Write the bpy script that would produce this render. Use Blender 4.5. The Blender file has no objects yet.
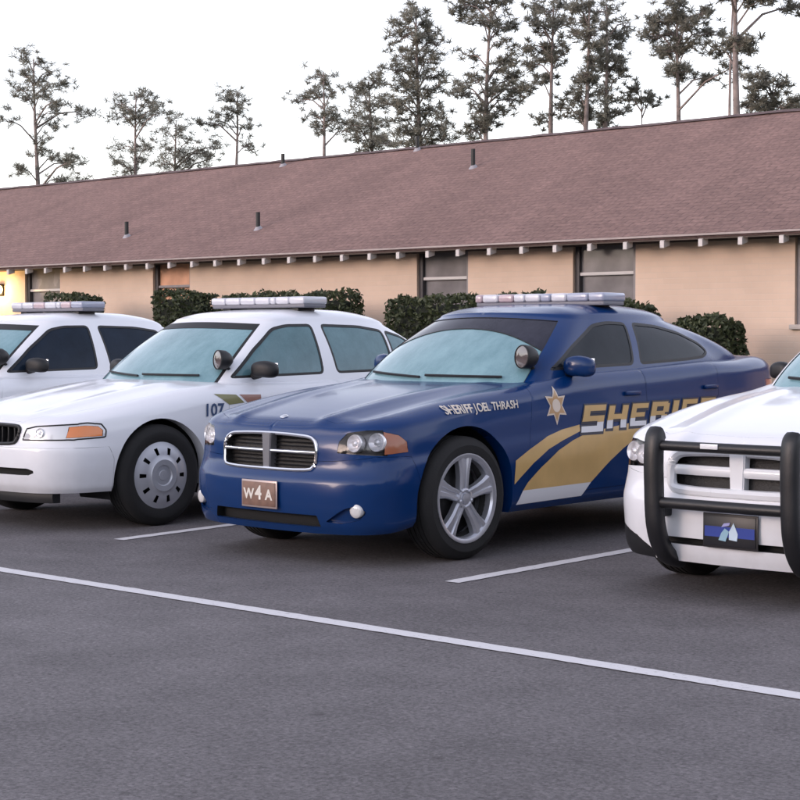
import bpy, bmesh, math, random
import numpy as np
from mathutils import Vector, Matrix
from mathutils.bvhtree import BVHTree
random.seed(7); rng = np.random.default_rng(7)
R = math.radians
scene = bpy.context.scene
col = scene.collection

# ------------------------------------------------------------------ camera, sky, sun, exposure
cam_d = bpy.data.cameras.new("camera"); cam = bpy.data.objects.new("camera", cam_d); col.objects.link(cam)
cam.location = (0, 0, 1.35)
cam.rotation_euler = (math.pi/2 + math.atan((335.9-400)/1694.5), 0, 0.7346)
cam_d.lens = 1694.5/800*36; cam_d.sensor_width = 36; cam_d.clip_end = 3000
scene.camera = cam

SUN_AZ = R(200)      # compass direction the light comes from, clockwise from +Y
SUN_EL = R(9)
world = bpy.data.worlds.new("World"); scene.world = world; world.use_nodes = True
wn = world.node_tree.nodes; wl = world.node_tree.links
sky = wn.new('ShaderNodeTexSky'); sky.sky_type = 'NISHITA'; sky.sun_disc = False
sky.sun_elevation = SUN_EL; sky.sun_rotation = SUN_AZ
sky.air_density = 1.0; sky.dust_density = 0.6; sky.ozone_density = 2.0
hs = wn.new('ShaderNodeHueSaturation'); hs.inputs['Saturation'].default_value = 0.42
wb = wn.new('ShaderNodeMix'); wb.data_type = 'RGBA'; wb.blend_type = 'MULTIPLY'; wb.inputs[0].default_value = 1.0
wb.inputs[7].default_value = (1.06, 0.96, 0.97, 1)
wl.new(sky.outputs[0], hs.inputs['Color']); wl.new(hs.outputs[0], wb.inputs[6])
wl.new(wb.outputs[2], wn['Background'].inputs['Color'])
wn['Background'].inputs['Strength'].default_value = 0.15
sl = bpy.data.lights.new("sun", 'SUN'); sl.energy = 0.25; sl.angle = R(20); sl.color = (1.0, 0.72, 0.62)
so = bpy.data.objects.new("sun", sl); col.objects.link(so)
sdir = Vector((math.sin(SUN_AZ)*math.cos(SUN_EL), math.cos(SUN_AZ)*math.cos(SUN_EL), math.sin(SUN_EL)))
so.rotation_euler = sdir.to_track_quat('Z', 'Y').to_euler()
so.location = (0, -20, 20)
scene.view_settings.view_transform = 'Standard'; scene.view_settings.look = 'None'
scene.view_settings.exposure = 2.0; scene.view_settings.gamma = 1.0

# ------------------------------------------------------------------ materials
MATS = {}
def mat(name, color, rough=0.5, metal=0.0, spec=0.5, coat=0.0, coat_rough=0.05, var=0.0, vscale=6.0, bump=0.0, bscale=60.0,
        emit=None, estr=0.0, dirt=0.0, transmission=0.0):
    if name in MATS: return MATS[name]
    m = bpy.data.materials.new(name); m.use_nodes = True; nt = m.node_tree; b = nt.nodes['Principled BSDF']
    b.inputs['Base Color'].default_value = (*color, 1); b.inputs['Roughness'].default_value = rough
    b.inputs['Metallic'].default_value = metal; b.inputs['Specular IOR Level'].default_value = spec
    b.inputs['Coat Weight'].default_value = coat; b.inputs['Coat Roughness'].default_value = coat_rough
    b.inputs['Transmission Weight'].default_value = transmission
    tc = nt.nodes.new('ShaderNodeTexCoord')
    if var > 0:
        n = nt.nodes.new('ShaderNodeTexNoise'); n.inputs['Scale'].default_value = vscale; n.inputs['Detail'].default_value = 6
        r = nt.nodes.new('ShaderNodeMapRange'); r.inputs[1].default_value = .3; r.inputs[2].default_value = .7
        r.inputs[3].default_value = 1-var; r.inputs[4].default_value = 1+var
        mx = nt.nodes.new('ShaderNodeMix'); mx.data_type = 'RGBA'; mx.blend_type = 'MULTIPLY'; mx.inputs[0].default_value = 1
        mx.inputs[6].default_value = (*color, 1)
        nt.links.new(tc.outputs['Object'], n.inputs['Vector']); nt.links.new(n.outputs[0], r.inputs[0])
        nt.links.new(r.outputs[0], mx.inputs[7]); nt.links.new(mx.outputs[2], b.inputs['Base Color'])
        r2 = nt.nodes.new('ShaderNodeMapRange'); r2.inputs[3].default_value = max(rough-.08, .02); r2.inputs[4].default_value = min(rough+.12, 1)
        nt.links.new(n.outputs[0], r2.inputs[0]); nt.links.new(r2.outputs[0], b.inputs['Roughness'])
    if bump > 0:
        n = nt.nodes.new('ShaderNodeTexNoise'); n.inputs['Scale'].default_value = bscale; n.inputs['Detail'].default_value = 4
        bp = nt.nodes.new('ShaderNodeBump'); bp.inputs['Strength'].default_value = bump; bp.inputs['Distance'].default_value = .01
        nt.links.new(tc.outputs['Object'], n.inputs['Vector']); nt.links.new(n.outputs[0], bp.inputs['Height'])
        nt.links.new(bp.outputs[0], b.inputs['Normal'])
    if emit:
        b.inputs['Emission Color'].default_value = (*emit, 1); b.inputs['Emission Strength'].default_value = estr
    MATS[name] = m
    return m

def paint(name, color, dirt=(.2, .18, .16), metal=0.0, rough=.38, coat=.8, spec=.5):
    """car paint, thin dew and road dust low down"""
    if name in MATS: return MATS[name]
    m = mat(name, color, rough=rough, metal=metal, coat=coat, coat_rough=.09, spec=spec)
    nt = m.node_tree; b = nt.nodes['Principled BSDF']
    tc = nt.nodes.new('ShaderNodeTexCoord')
    n = nt.nodes.new('ShaderNodeTexNoise'); n.inputs['Scale'].default_value = 9; n.inputs['Detail'].default_value = 8
    nt.links.new(tc.outputs['Object'], n.inputs['Vector'])
    sep = nt.nodes.new('ShaderNodeSeparateXYZ'); nt.links.new(tc.outputs['Object'], sep.inputs[0])
    mr = nt.nodes.new('ShaderNodeMapRange'); mr.inputs[1].default_value = .62; mr.inputs[2].default_value = .2
    mr.inputs[3].default_value = 0.03; mr.inputs[4].default_value = .38
    nt.links.new(sep.outputs[2], mr.inputs[0])
    mu = nt.nodes.new('ShaderNodeMath'); mu.operation = 'MULTIPLY'
    nt.links.new(mr.outputs[0], mu.inputs[0]); nt.links.new(n.outputs[0], mu.inputs[1])
    mx = nt.nodes.new('ShaderNodeMix'); mx.data_type = 'RGBA'
    mx.inputs[6].default_value = (*color, 1); mx.inputs[7].default_value = (*dirt, 1)
    nt.links.new(mu.outputs[0], mx.inputs[0]); nt.links.new(mx.outputs[2], b.inputs['Base Color'])
    n2 = nt.nodes.new('ShaderNodeTexNoise'); n2.inputs['Scale'].default_value = 260; n2.inputs['Detail'].default_value = 2
    nt.links.new(tc.outputs['Object'], n2.inputs['Vector'])
    r2 = nt.nodes.new('ShaderNodeMapRange'); r2.inputs[1].default_value = .35; r2.inputs[2].default_value = .7
    r2.inputs[3].default_value = .04; r2.inputs[4].default_value = .18
    nt.links.new(n2.outputs[0], r2.inputs[0]); nt.links.new(r2.outputs[0], b.inputs['Coat Roughness'])
    return m

def dew_glass(name, tint, dew, amount, rough=.08, spec=.5, coat=.5):
    """dark glass under a film of morning dew"""
    if name in MATS: return MATS[name]
    m = bpy.data.materials.new(name); m.use_nodes = True; nt = m.node_tree; b = nt.nodes['Principled BSDF']
    tc = nt.nodes.new('ShaderNodeTexCoord')
    n = nt.nodes.new('ShaderNodeTexNoise'); n.inputs['Scale'].default_value = 5; n.inputs['Detail'].default_value = 9; n.inputs['Roughness'].default_value = .65
    mp = nt.nodes.new('ShaderNodeMapping'); mp.inputs['Scale'].default_value = (1.6, 1, .7)
    nt.links.new(tc.outputs['Object'], mp.inputs[0]); nt.links.new(mp.outputs[0], n.inputs['Vector'])
    n3 = nt.nodes.new('ShaderNodeTexNoise'); n3.inputs['Scale'].default_value = 190; n3.inputs['Detail'].default_value = 2
    nt.links.new(tc.outputs['Object'], n3.inputs['Vector'])
    ad = nt.nodes.new('ShaderNodeMath'); ad.operation = 'MULTIPLY_ADD'; ad.inputs[1].default_value = .35
    nt.links.new(n3.outputs[0], ad.inputs[0]); nt.links.new(n.outputs[0], ad.inputs[2])
    mr = nt.nodes.new('ShaderNodeMapRange'); mr.inputs[1].default_value = .35; mr.inputs[2].default_value = 1.0
    mr.inputs[3].default_value = max(amount-.24, 0); mr.inputs[4].default_value = min(amount+.24, 1)
    nt.links.new(ad.outputs[0], mr.inputs[0])
    mx = nt.nodes.new('ShaderNodeMix'); mx.data_type = 'RGBA'; mx.inputs[6].default_value = (*tint, 1); mx.inputs[7].default_value = (*dew, 1)
    nt.links.new(mr.outputs[0], mx.inputs[0]); nt.links.new(mx.outputs[2], b.inputs['Base Color'])
    r2 = nt.nodes.new('ShaderNodeMapRange'); r2.inputs[3].default_value = rough; r2.inputs[4].default_value = rough+.35*amount
    nt.links.new(n3.outputs[0], r2.inputs[0]); nt.links.new(r2.outputs[0], b.inputs['Roughness'])
    b.inputs['Specular IOR Level'].default_value = spec; b.inputs['Coat Weight'].default_value = coat; b.inputs['Coat Roughness'].default_value = .03
    MATS[name] = m; return m

# ------------------------------------------------------------------ object helpers
def tag(o, label=None, cat=None, group=None, kind=None):
    if label: o['label'] = label
    if cat: o['category'] = cat
    if group: o['group'] = group
    if kind: o['kind'] = kind
    return o
def empty(name, loc=(0,0,0), rz=0, parent=None):
    o = bpy.data.objects.new(name, None); col.objects.link(o); o.location = loc; o.rotation_euler = (0,0,rz); o.empty_display_size = .2
    if parent: o.parent = parent
    return o
def obj(name, bm, m, parent=None, smooth=True, angle=35, loc=None):
    me = bpy.data.meshes.new(name)
    if isinstance(bm, bmesh.types.BMesh):
        bm.to_mesh(me); bm.free()
    else: me = bm
    for x in (m if isinstance(m, (list, tuple)) else [m]): me.materials.append(x)
    if smooth:
        for p in me.polygons: p.use_smooth = True
        if angle < 180: me.set_sharp_from_angle(angle=R(angle))
    o = bpy.data.objects.new(name, me); col.objects.link(o)
    if parent: o.parent = parent
    if loc: o.location = loc
    return o
def box(bm, c, s, bev=0.0, rot=None, seg=2):
    r = bmesh.ops.create_cube(bm, size=1)
    vs = r['verts']
    for v in vs: v.co = Vector((v.co.x*s[0], v.co.y*s[1], v.co.z*s[2]))
    if bev > 0:
        es = list({e for v in vs for e in v.link_edges})
        g = bmesh.ops.bevel(bm, geom=es, offset=bev, segments=seg, profile=.5, affect='EDGES')
        vs = list({v for f in g['faces'] for v in f.verts} | {v for v in vs if v.is_valid})
    for v in vs:
        if rot: v.co = rot @ v.co
        v.co += Vector(c)
    return vs
def tube(bm, pts, rad, seg=8, cap=True):
    pts = [Vector(p) for p in pts]; n = len(pts)
    if not hasattr(rad, '__len__'): rad = [rad]*n
    rings = []; up = Vector((0.31, 0.2, 1)).normalized()
    for i, p in enumerate(pts):
        t = (pts[min(i+1, n-1)] - pts[max(i-1, 0)]).normalized()
        a = t.cross(up)
        if a.length < 1e-3: a = t.cross(Vector((1,0,0)))
        a.normalize(); b = a.cross(t)
        rings.append([bm.verts.new(p + rad[i]*(math.cos(2*math.pi*k/seg)*a + math.sin(2*math.pi*k/seg)*b)) for k in range(seg)])
    for i in range(n-1):
        for k in range(seg):
            bm.faces.new((rings[i][k], rings[i][(k+1)%seg], rings[i+1][(k+1)%seg], rings[i+1][k]))
    if cap:
        bm.faces.new(rings[0][::-1]); bm.faces.new(rings[-1])
def lathe(bm, prof, seg=48, axis='x', center=(0,0,0), close=False):
    """prof: list of (axial, radius)"""
    c = Vector(center); rings = []
    for a, r in prof:
        ring = []
        for k in range(seg):
            t = 2*math.pi*k/seg; u, w = r*math.cos(t), r*math.sin(t)
            p = {'x': (a, u, w), 'y': (u, a, w), 'z': (u, w, a)}[axis]
            ring.append(bm.verts.new(c + Vector(p)))
        rings.append(ring)
    m = len(rings)
    for i in range(m if close else m-1):
        A, B = rings[i], rings[(i+1) % m]
        for k in range(seg):
            bm.faces.new((A[k], A[(k+1)%seg], B[(k+1)%seg], B[k]))
    return rings
def prism(bm, poly, axis, lo, hi):
    """extrude a 2D polygon; axis = extrusion axis"""
    def P(a, b, h): return {0: (h, a, b), 1: (a, h, b), 2: (a, b, h)}[axis]
    A = [bm.verts.new(P(a, b, lo)) for a, b in poly]; B = [bm.verts.new(P(a, b, hi)) for a, b in poly]
    n = len(poly)
    for i in range(n): bm.faces.new((A[i], A[(i+1)%n], B[(i+1)%n], B[i]))
    bm.faces.new(A[::-1]); bm.faces.new(B)
    return A + B
def fixn(bm): bmesh.ops.recalc_face_normals(bm, faces=bm.faces[:])

def pchip(keys):
    xs = np.array([k[0] for k in keys], float); ys = np.array([k[1] for k in keys], float)
    h = np.diff(xs); d = np.diff(ys)/h; m = np.zeros_like(ys)
    for i in range(1, len(xs)-1):
        if d[i-1]*d[i] > 0:
            w1 = 2*h[i]+h[i-1]; w2 = h[i]+2*h[i-1]; m[i] = (w1+w2)/(w1/d[i-1]+w2/d[i])
    m[0] = d[0]; m[-1] = d[-1]
    def f(x):
        x = np.clip(np.asarray(x, float), xs[0], xs[-1]); i = np.clip(np.searchsorted(xs, x)-1, 0, len(xs)-2)
        t = (x-xs[i])/h[i]; t2 = t*t; t3 = t2*t
        return (2*t3-3*t2+1)*ys[i]+(t3-2*t2+t)*h[i]*m[i]+(-2*t3+3*t2)*ys[i+1]+(t3-t2)*h[i]*m[i+1]
    return f
def catmull(P, per):
    """centripetal-ish catmull-rom through P; per samples per segment"""
    P = np.array(P, float); out = []
    Q = np.vstack([2*P[0]-P[1], P, 2*P[-1]-P[-2]])
    Q[0] = [-P[1][0], P[1][1]]; Q[-1] = [-P[-2][0], P[-2][1]]     # mirror in x at the centre line
    for i in range(1, len(Q)-2):
        p0, p1, p2, p3 = Q[i-1], Q[i], Q[i+1], Q[i+2]
        d1 = max(np.linalg.norm(p2-p1)**.5, 1e-6); d0 = max(np.linalg.norm(p1-p0)**.5, 1e-6); d2 = max(np.linalg.norm(p3-p2)**.5, 1e-6)
        t0, t1, t2, t3 = 0, d0, d0+d1, d0+d1+d2
        for k in range(per):
            t = t1 + (t2-t1)*k/per
            a1 = (t1-t)/(t1-t0)*p0+(t-t0)/(t1-t0)*p1; a2 = (t2-t)/(t2-t1)*p1+(t-t1)/(t2-t1)*p2; a3 = (t3-t)/(t3-t2)*p2+(t-t2)/(t3-t2)*p3
            b1 = (t2-t)/(t2-t0)*a1+(t-t0)/(t2-t0)*a2; b2 = (t3-t)/(t3-t1)*a2+(t-t1)/(t3-t1)*a3
            out.append((t2-t)/(t2-t1)*b1+(t-t1)/(t2-t1)*b2)
    out.append(P[-1]); return np.array(out)
def resample(P, n):
    s = np.concatenate([[0], np.cumsum(np.linalg.norm(np.diff(P, axis=0), axis=1))]); t = np.linspace(0, s[-1], n)
    return np.stack([np.interp(t, s, P[:, k]) for k in range(P.shape[1])], 1)

def grid_shell(rows, tags=None):
    """rows of half-outline points (x>=0) -> mirrored, welded bmesh with an int face layer 'tag'"""
    bm = bmesh.new(); lay = bm.faces.layers.int.new('tag')
    nr, nu = len(rows), len(rows[0])
    for sgn in (1, -1):
        V = [[bm.verts.new((sgn*p[0], p[1], p[2])) for p in row] for row in rows]
        for i in range(nr-1):
            for j in range(nu-1):
                q = (V[i][j], V[i][j+1], V[i+1][j+1], V[i+1][j])
                f = bm.faces.new(q if sgn < 0 else q[::-1])
                if tags is not None: f[lay] = tags(i, j)
    bmesh.ops.remove_doubles(bm, verts=bm.verts[:], dist=2e-4)
    bmesh.ops.dissolve_degenerate(bm, dist=1e-5, edges=bm.edges[:])
    bm.normal_update()
    big = max(bm.faces, key=lambda f: f.calc_center_median().x if abs(f.normal.x) > .6 else -9)
    if big.normal.x < 0: bmesh.ops.reverse_faces(bm, faces=bm.faces[:])
    bm.normal_update(); return bm

def cap_rows(top, T, r, ns):
    """from the half edge 'top' (n,3) to the centre line, z rolling up to T(x,y)"""
    n = len(top); s = np.concatenate([[0], np.cumsum(np.linalg.norm(np.diff(top[:, :2], axis=0), axis=1))]); fr = s/s[-1]
    yc = top[0, 1] + (top[-1, 1]-top[0, 1])*fr
    rows = []
    for k in range(1, ns+1):
        q = (k/ns)**1.6
        x = top[:, 0]*(1-q); y = top[:, 1]*(1-q)+yc*q
        D = np.sqrt((x[:, None]-top[None, :, 0])**2+(y[:, None]-top[None, :, 1])**2); j = D.argmin(1); d = D[np.arange(n), j]
        zs = top[j, 2]; t = np.clip(d/r(y), 0, 1); g = np.sqrt(np.clip(1-(1-t)**2, 0, 1))
        rows.append(np.stack([x, y, zs+(T(x, y)-zs)*g], 1))
    return rows

def lower_shell(sp, nu=230, nv=34, ns=26):
    O = resample(catmull(sp['outline'], 24), nu)
    tg = np.gradient(O, axis=0); tg /= np.linalg.norm(tg, axis=1)[:, None]
    N = np.stack([tg[:, 1], -tg[:, 0]], 1); N[0] = (0, -1); N[-1] = (0, 1)
    zb, zs = pchip(sp['zb']), pchip(sp['zs']); S, F, B = pchip(sp['side']), pchip(sp['front']), pchip(sp['rear'])
    wf = np.clip(-N[:, 1], 0, 1)**2; wr = np.clip(N[:, 1], 0, 1)**2; ws = N[:, 0]**2
    rows = []
    for k in range(nv+1):
        v = k/nv; z = zb(O[:, 1])*(1-v)+zs(O[:, 1])*v
        zn = v if sp.get('relz') else z
        ins = wf*F(z)+ws*S(v)+wr*B(z)
        rows.append(np.concatenate([O-N*ins[:, None], z[:, None]], 1)); rows[-1][[0, -1], 0] = 0
    Tc, cr = pchip(sp['top']), pchip(sp['crown']); r = pchip(sp['roll'])
    def T(x, y):
        z = Tc(y)-cr(y)*(np.abs(x)/.92)**2.0
        for fn in sp.get('feat', []): z = z+fn(x, y)
        return z
    rows += cap_rows(rows[-1], T, r, ns)
    return grid_shell(rows), T

def greenhouse(g, per=12, nw=32, ns=18):
    rows = []; 
    def ring(yf, yr, hw, bf, br, tr):
        L = yr-yf
        P = [(0, yf), (.5*hw, yf+.2*bf), (.84*hw, yf+.66*bf), (.965*hw, yf+1.12*bf), (hw, yf+1.12*bf+.12*L), (hw*1.005, yf+.5*L), (hw*(1+tr)/2, yr-1.15*br-.12*L),
             (hw*tr*.955, yr-1.1*br), (hw*tr*.8, yr-.62*br), (hw*tr*.45, yr-.18*br), (0, yr)]
        return catmull(P, per)
    zt = pchip(g['ztop'])
    L1 = lambda a, b, w: a+(b-a)*w
    top = ring(*[g['t'][k] for k in ('yf', 'yr', 'hw', 'bf', 'br', 'tr')])
    zedge = zt(top[:, 1])-g.get('drop', 0)*(top[:, 0]/g['t']['hw'])**2
    for k in range(nw+1):
        w = k/nw; a = [L1(g['b'][q], g['t'][q], w) for q in ('yf', 'yr', 'hw', 'bf', 'br', 'tr')]
        P = ring(*a); bul = 4*w*(1-w)
        tg = np.gradient(P, axis=0); tg /= np.linalg.norm(tg, axis=1)[:, None]; N = np.stack([tg[:, 1], -tg[:, 0]], 1)
        am = np.clip(-N[:, 1], 0, 1)*g['bulge_f']+np.clip(N[:, 1], 0, 1)*g.get('bulge_r', g['bulge_f'])+np.abs(N[:, 0])*g['bulge_s']
        P = P+N*(bul*am)[:, None]; P[[0, -1], 0] = 0
        z = g['zb']+(zedge-g['zb'])*w
        rows.append(np.concatenate([P, z[:, None]], 1))
    rc = pchip(g['roof']); cx = g['roof_crown']
    T = lambda x, y: rc(y)-cx*(np.abs(x)/g['t']['hw'])**2
    rows += cap_rows(rows[-1], T, lambda y: np.full_like(y, g['rr']), ns)
    jw, w0, w1 = int(per*g.get('ws_u', 2.35)), int(nw*.0), int(nw*g.get('ws_w', .93))
    nj = 10*per; jb = nj-int(per*g.get('bl_u', 2.2))
    band = int(nw*g.get('band', 2))
    def tags(i, j):
        if i < nw:
            if j < jw and w0 <= i < w1: return 4 if g.get('frit') and (i >= w1-3 or j >= jw-2) else 1
            if j >= jb and i < int(nw*.93): return 2
        return 0
    return grid_shell(rows, tags)

def pip(px, pz, poly):
    c = False; n = len(poly); j = n-1
    for i in range(n):
        a, b = poly[i]; d, e = poly[j]
        if (b > pz) != (e > pz) and px < (d-a)*(pz-b)/(e-b)+a: c = not c
        j = i
    return c
AX = {0: (1, 2), 1: (0, 2), 2: (0, 1)}
def smooth_poly(poly, it=2):
    for _ in range(it):
        q = []
        for i in range(len(poly)):
            a, b = poly[i], poly[(i+1) % len(poly)]
            q += [(a[0]*.8+b[0]*.2, a[1]*.8+b[1]*.2), (a[0]*.2+b[0]*.8, a[1]*.2+b[1]*.8)]
        poly = q
    return poly
def round_poly(poly, r, n=4):
    out = []; m = len(poly)
    for i in range(m):
        p0, p, p1 = Vector(poly[i-1]), Vector(poly[i]), Vector(poly[(i+1) % m])
        a, b = p0-p, p1-p; d = min(r, a.length*.45, b.length*.45); A, B = p+a.normalized()*d, p+b.normalized()*d
        for k in range(n+1):
            t = k/n; q = A*(1-t)**2+p*2*t*(1-t)+B*t*t; out.append((q.x, q.y))
    return out
def knife(bm, poly, axis, filt):
    """cut bm along a polygon seen along 'axis'; returns the faces inside it"""
    a, b = AX[axis]
    lo = (min(p[0] for p in poly)-.03, min(p[1] for p in poly)-.03); hi = (max(p[0] for p in poly)+.03, max(p[1] for p in poly)+.03)
    def inb(f):
        xs = [v.co[a] for v in f.verts]; ys = [v.co[b] for v in f.verts]
        return max(xs) > lo[0] and min(xs) < hi[0] and max(ys) > lo[1] and min(ys) < hi[1]
    cand = {f for f in bm.faces if inb(f) and filt(f)}
    n = len(poly)
    for i in range(n):
        p, q = poly[i], poly[(i+1) % n]
        dx, dy = q[0]-p[0], q[1]-p[1]
        if dx*dx+dy*dy < 1e-10: continue
        co = [0, 0, 0]; no = [0, 0, 0]; co[a], co[b] = p; no[a], no[b] = -dy, dx
        x0, x1, y0, y1 = min(p[0], q[0])-1e-4, max(p[0], q[0])+1e-4, min(p[1], q[1])-1e-4, max(p[1], q[1])+1e-4
        fs = []
        for f in cand:
            xs = [v.co[a] for v in f.verts]; ys = [v.co[b] for v in f.verts]
            if max(xs) > x0 and min(xs) < x1 and max(ys) > y0 and min(ys) < y1: fs.append(f)
        if not fs: continue
        geom = fs+list({e for f in fs for e in f.edges})+list({v for f in fs for v in f.verts})
        res = bmesh.ops.bisect_plane(bm, geom=geom, dist=1e-5, plane_co=co, plane_no=no)
        cand = {f for f in cand if f.is_valid} | {g for g in res['geom'] if isinstance(g, bmesh.types.BMFace)}
    out = []
    for f in cand:
        if not f.is_valid: continue
        c = f.calc_center_median()
        if pip(c[a], c[b], poly): out.append(f)
    return out
def split_off(bm, faces, remove=True):
    nb = bmesh.new(); vm = {}; sm = []
    for f in faces:
        vs = []
        for v in f.verts:
            if v not in vm: vm[v] = nb.verts.new(v.co)
            vs.append(vm[v])
        try: nb.faces.new(vs)
        except ValueError: pass
    if remove: bmesh.ops.delete(bm, geom=faces, context='FACES')
    bmesh.ops.remove_doubles(nb, verts=nb.verts[:], dist=.0018); bmesh.ops.dissolve_degenerate(nb, dist=.0005, edges=nb.edges[:])
    nb.normal_update(); return nb
def flange(nb, gap, depth):
    """pull the free edge in by gap and fold it inward by depth"""
    bv = {v for e in nb.edges if e.is_boundary for v in e.verts}
    nrm = {}; mv = {}
    for v in bv:
        n = Vector(); c = Vector(); A = 0
        for f in v.link_faces:
            ar = f.calc_area()
            if ar > 1e-7: n += f.normal*ar; c += f.calc_center_median()*ar; A += ar
        if A == 0: nrm[v] = None; continue
        nrm[v] = n.normalized(); d = c/A-v.co; mv[v] = d.normalized()*min(gap, d.length*.4) if d.length > 1e-6 else Vector()
    for v, d in mv.items(): v.co += d
    if depth > 0:
        be = [e for e in nb.edges if e.is_boundary]
        r = bmesh.ops.extrude_edge_only(nb, edges=be)
        nv = {g for g in r['geom'] if isinstance(g, bmesh.types.BMVert)}
        for v in nv:
            for e in v.link_edges:
                o = e.other_vert(v)
                if o not in nv:
                    if nrm.get(o): v.co -= nrm[o]*depth
                    break
def offset_poly(poly, d):
    n = len(poly); area = sum(poly[i][0]*poly[(i+1) % n][1]-poly[(i+1) % n][0]*poly[i][1] for i in range(n)); sg = 1 if area > 0 else -1; out = []
    for i in range(n):
        p0, p, p1 = Vector(poly[i-1]), Vector(poly[i]), Vector(poly[(i+1) % n]); a, b = (p-p0), (p1-p)
        if a.length < 1e-6 or b.length < 1e-6: continue
        a.normalize(); b.normalize(); na, nb_ = Vector((-a.y, a.x))*sg, Vector((-b.y, b.x))*sg
        m = (na+nb_); m.normalize(); q = p+m*d/max(m.dot(na), .5); out.append((q.x, q.y))
    return out
def edge_loop(nb):
    """longest boundary loop as an ordered list of points"""
    nx = {}
    for e in nb.edges:
        if e.is_boundary:
            for a, b in ((e.verts[0], e.verts[1]), (e.verts[1], e.verts[0])): nx.setdefault(a, []).append(b)
    best = []; seen = set()
    for st in nx:
        if st in seen: continue
        loop = [st]; seen.add(st); cur = st
        while True:
            c = [w for w in nx[cur] if w not in seen]
            if not c: break
            cur = c[0]; seen.add(cur); loop.append(cur)
        if len(loop) > len(best): best = loop
    P = np.array([v.co for v in best]+[best[0].co]); s_ = np.concatenate([[0], np.cumsum(np.linalg.norm(np.diff(P, axis=0), axis=1))])
    t = np.linspace(0, s_[-1], max(int(s_[-1]/.012), 12)); return np.stack([np.interp(t, s_, P[:, k]) for k in range(3)], 1)
def panel(bm, faces, name, m, parent, gap=.003, depth=.012, push=0.0):
    nb = split_off(bm, faces)
    if not nb.faces: print('EMPTY PANEL', name); return None
    flange(nb, gap, depth)
    if push:
        for v in nb.verts: v.co -= v.normal*push
    return obj(name, nb, m, parent, angle=50)
def pane(bm, faces, name, m, parent, rim=.016, trim_m=None):
    nb = split_off(bm, faces)
    if not nb.faces: print('EMPTY PANE', name); return None
    r = bmesh.ops.inset_region(nb, faces=nb.faces[:], thickness=rim, use_boundary=True, use_even_offset=False)
    nb.normal_update()
    tb = split_off(nb, r['faces'])
    loose = [v for v in nb.verts if not v.link_faces]; bmesh.ops.delete(nb, geom=loose, context='VERTS')
    nb.normal_update()
    for v in nb.verts: v.co -= v.normal*.004
    o = obj(name, nb, m, parent, angle=60)
    flange(tb, 0, .006); obj('trim', tb, trim_m or mat('rubber_trim', (.012, .012, .013), .55), o, angle=60)
    return o
def arc_poly(cy, cz, r, n=30, zlow=-.2, flat=1.0):
    pts = [(cy-r, zlow)]
    for k in range(n+1):
        t = math.pi-math.pi*k/n; pts.append((cy+r*math.cos(t), cz+r*flat*math.sin(t)))
    pts.append((cy+r, zlow)); return pts
def cut_arch(bm, cy, cz, r, lip=.09):
    poly = arc_poly(cy, cz, r)
    fs = knife(bm, poly, 0, lambda f: abs(f.normal.x) > .2 and abs(f.calc_center_median().x) > .5 and f.calc_center_median().z < cz+r+.05)
    bmesh.ops.delete(bm, geom=fs, context='FACES')
    es = [e for e in bm.edges if e.is_boundary and all(abs(v.co.x) > .5 and abs(math.hypot(v.co.y-cy, max(v.co.z-cz, 0)*1.0)-r) < .012 for v in e.verts) and all(v.co.z > .1 for v in e.verts)]
    r1 = bmesh.ops.extrude_edge_only(bm, edges=es)
    for v in [g for g in r1['geom'] if isinstance(g, bmesh.types.BMVert)]: v.co.x -= math.copysign(lip, v.co.x)
    bm.normal_update()
def wheel_well(parent, cy, cz, r, xo, m):
    for s in (1, -1):
        b = bmesh.new(); n = 24; A = []; B = []
        for k in range(n+1):
            t = math.pi*1.12-math.pi*1.24*k/n
            y, z = cy+(r+.012)*math.cos(t), cz+(r+.012)*math.sin(t)
            A.append(b.verts.new((s*(xo-.07), y, z))); B.append(b.verts.new((s*.48, y, z)))
        for k in range(n): b.faces.new((A[k], A[k+1], B[k+1], B[k]))
        b.faces.new(B); obj('wheel_well', b, m, parent, angle=40)
def project_x(bvh, pts, off=.003, sgn=1):
    out = []
    for y, z in pts:
        h = bvh.ray_cast(Vector((sgn*2, y, z)), Vector((-sgn, 0, 0)))
        out.append(h[0]+h[1]*off if h[0] is not None else None)
    return out
def decal(shell, poly, name, m, parent, off=.0025, axis=0, filt=None):
    """a film cut from the body surface along a polygon"""
    flt = filt or (lambda f: f.normal.x > .25)
    a, b = AX[axis]
    lo = (min(p[0] for p in poly)-.06, min(p[1] for p in poly)-.06); hi = (max(p[0] for p in poly)+.06, max(p[1] for p in poly)+.06)
    fs = [f for f in shell.faces if flt(f) and lo[0] < f.calc_center_median()[a] < hi[0] and lo[1] < f.calc_center_median()[b] < hi[1]]
    nb = split_off(shell, fs, remove=False)
    nb.faces.ensure_lookup_table()
    if len(nb.faces) and nb.faces[0].normal.dot(fs[0].normal) < 0: bmesh.ops.reverse_faces(nb, faces=nb.faces[:])
    ins = knife(nb, poly, axis, lambda f: True)
    keep = set(ins); bmesh.ops.delete(nb, geom=[f for f in nb.faces if f not in keep], context='FACES')
    nb.normal_update()
    for v in nb.verts: v.co += v.normal*off
    return obj(name, nb, m, parent, angle=180)
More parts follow.
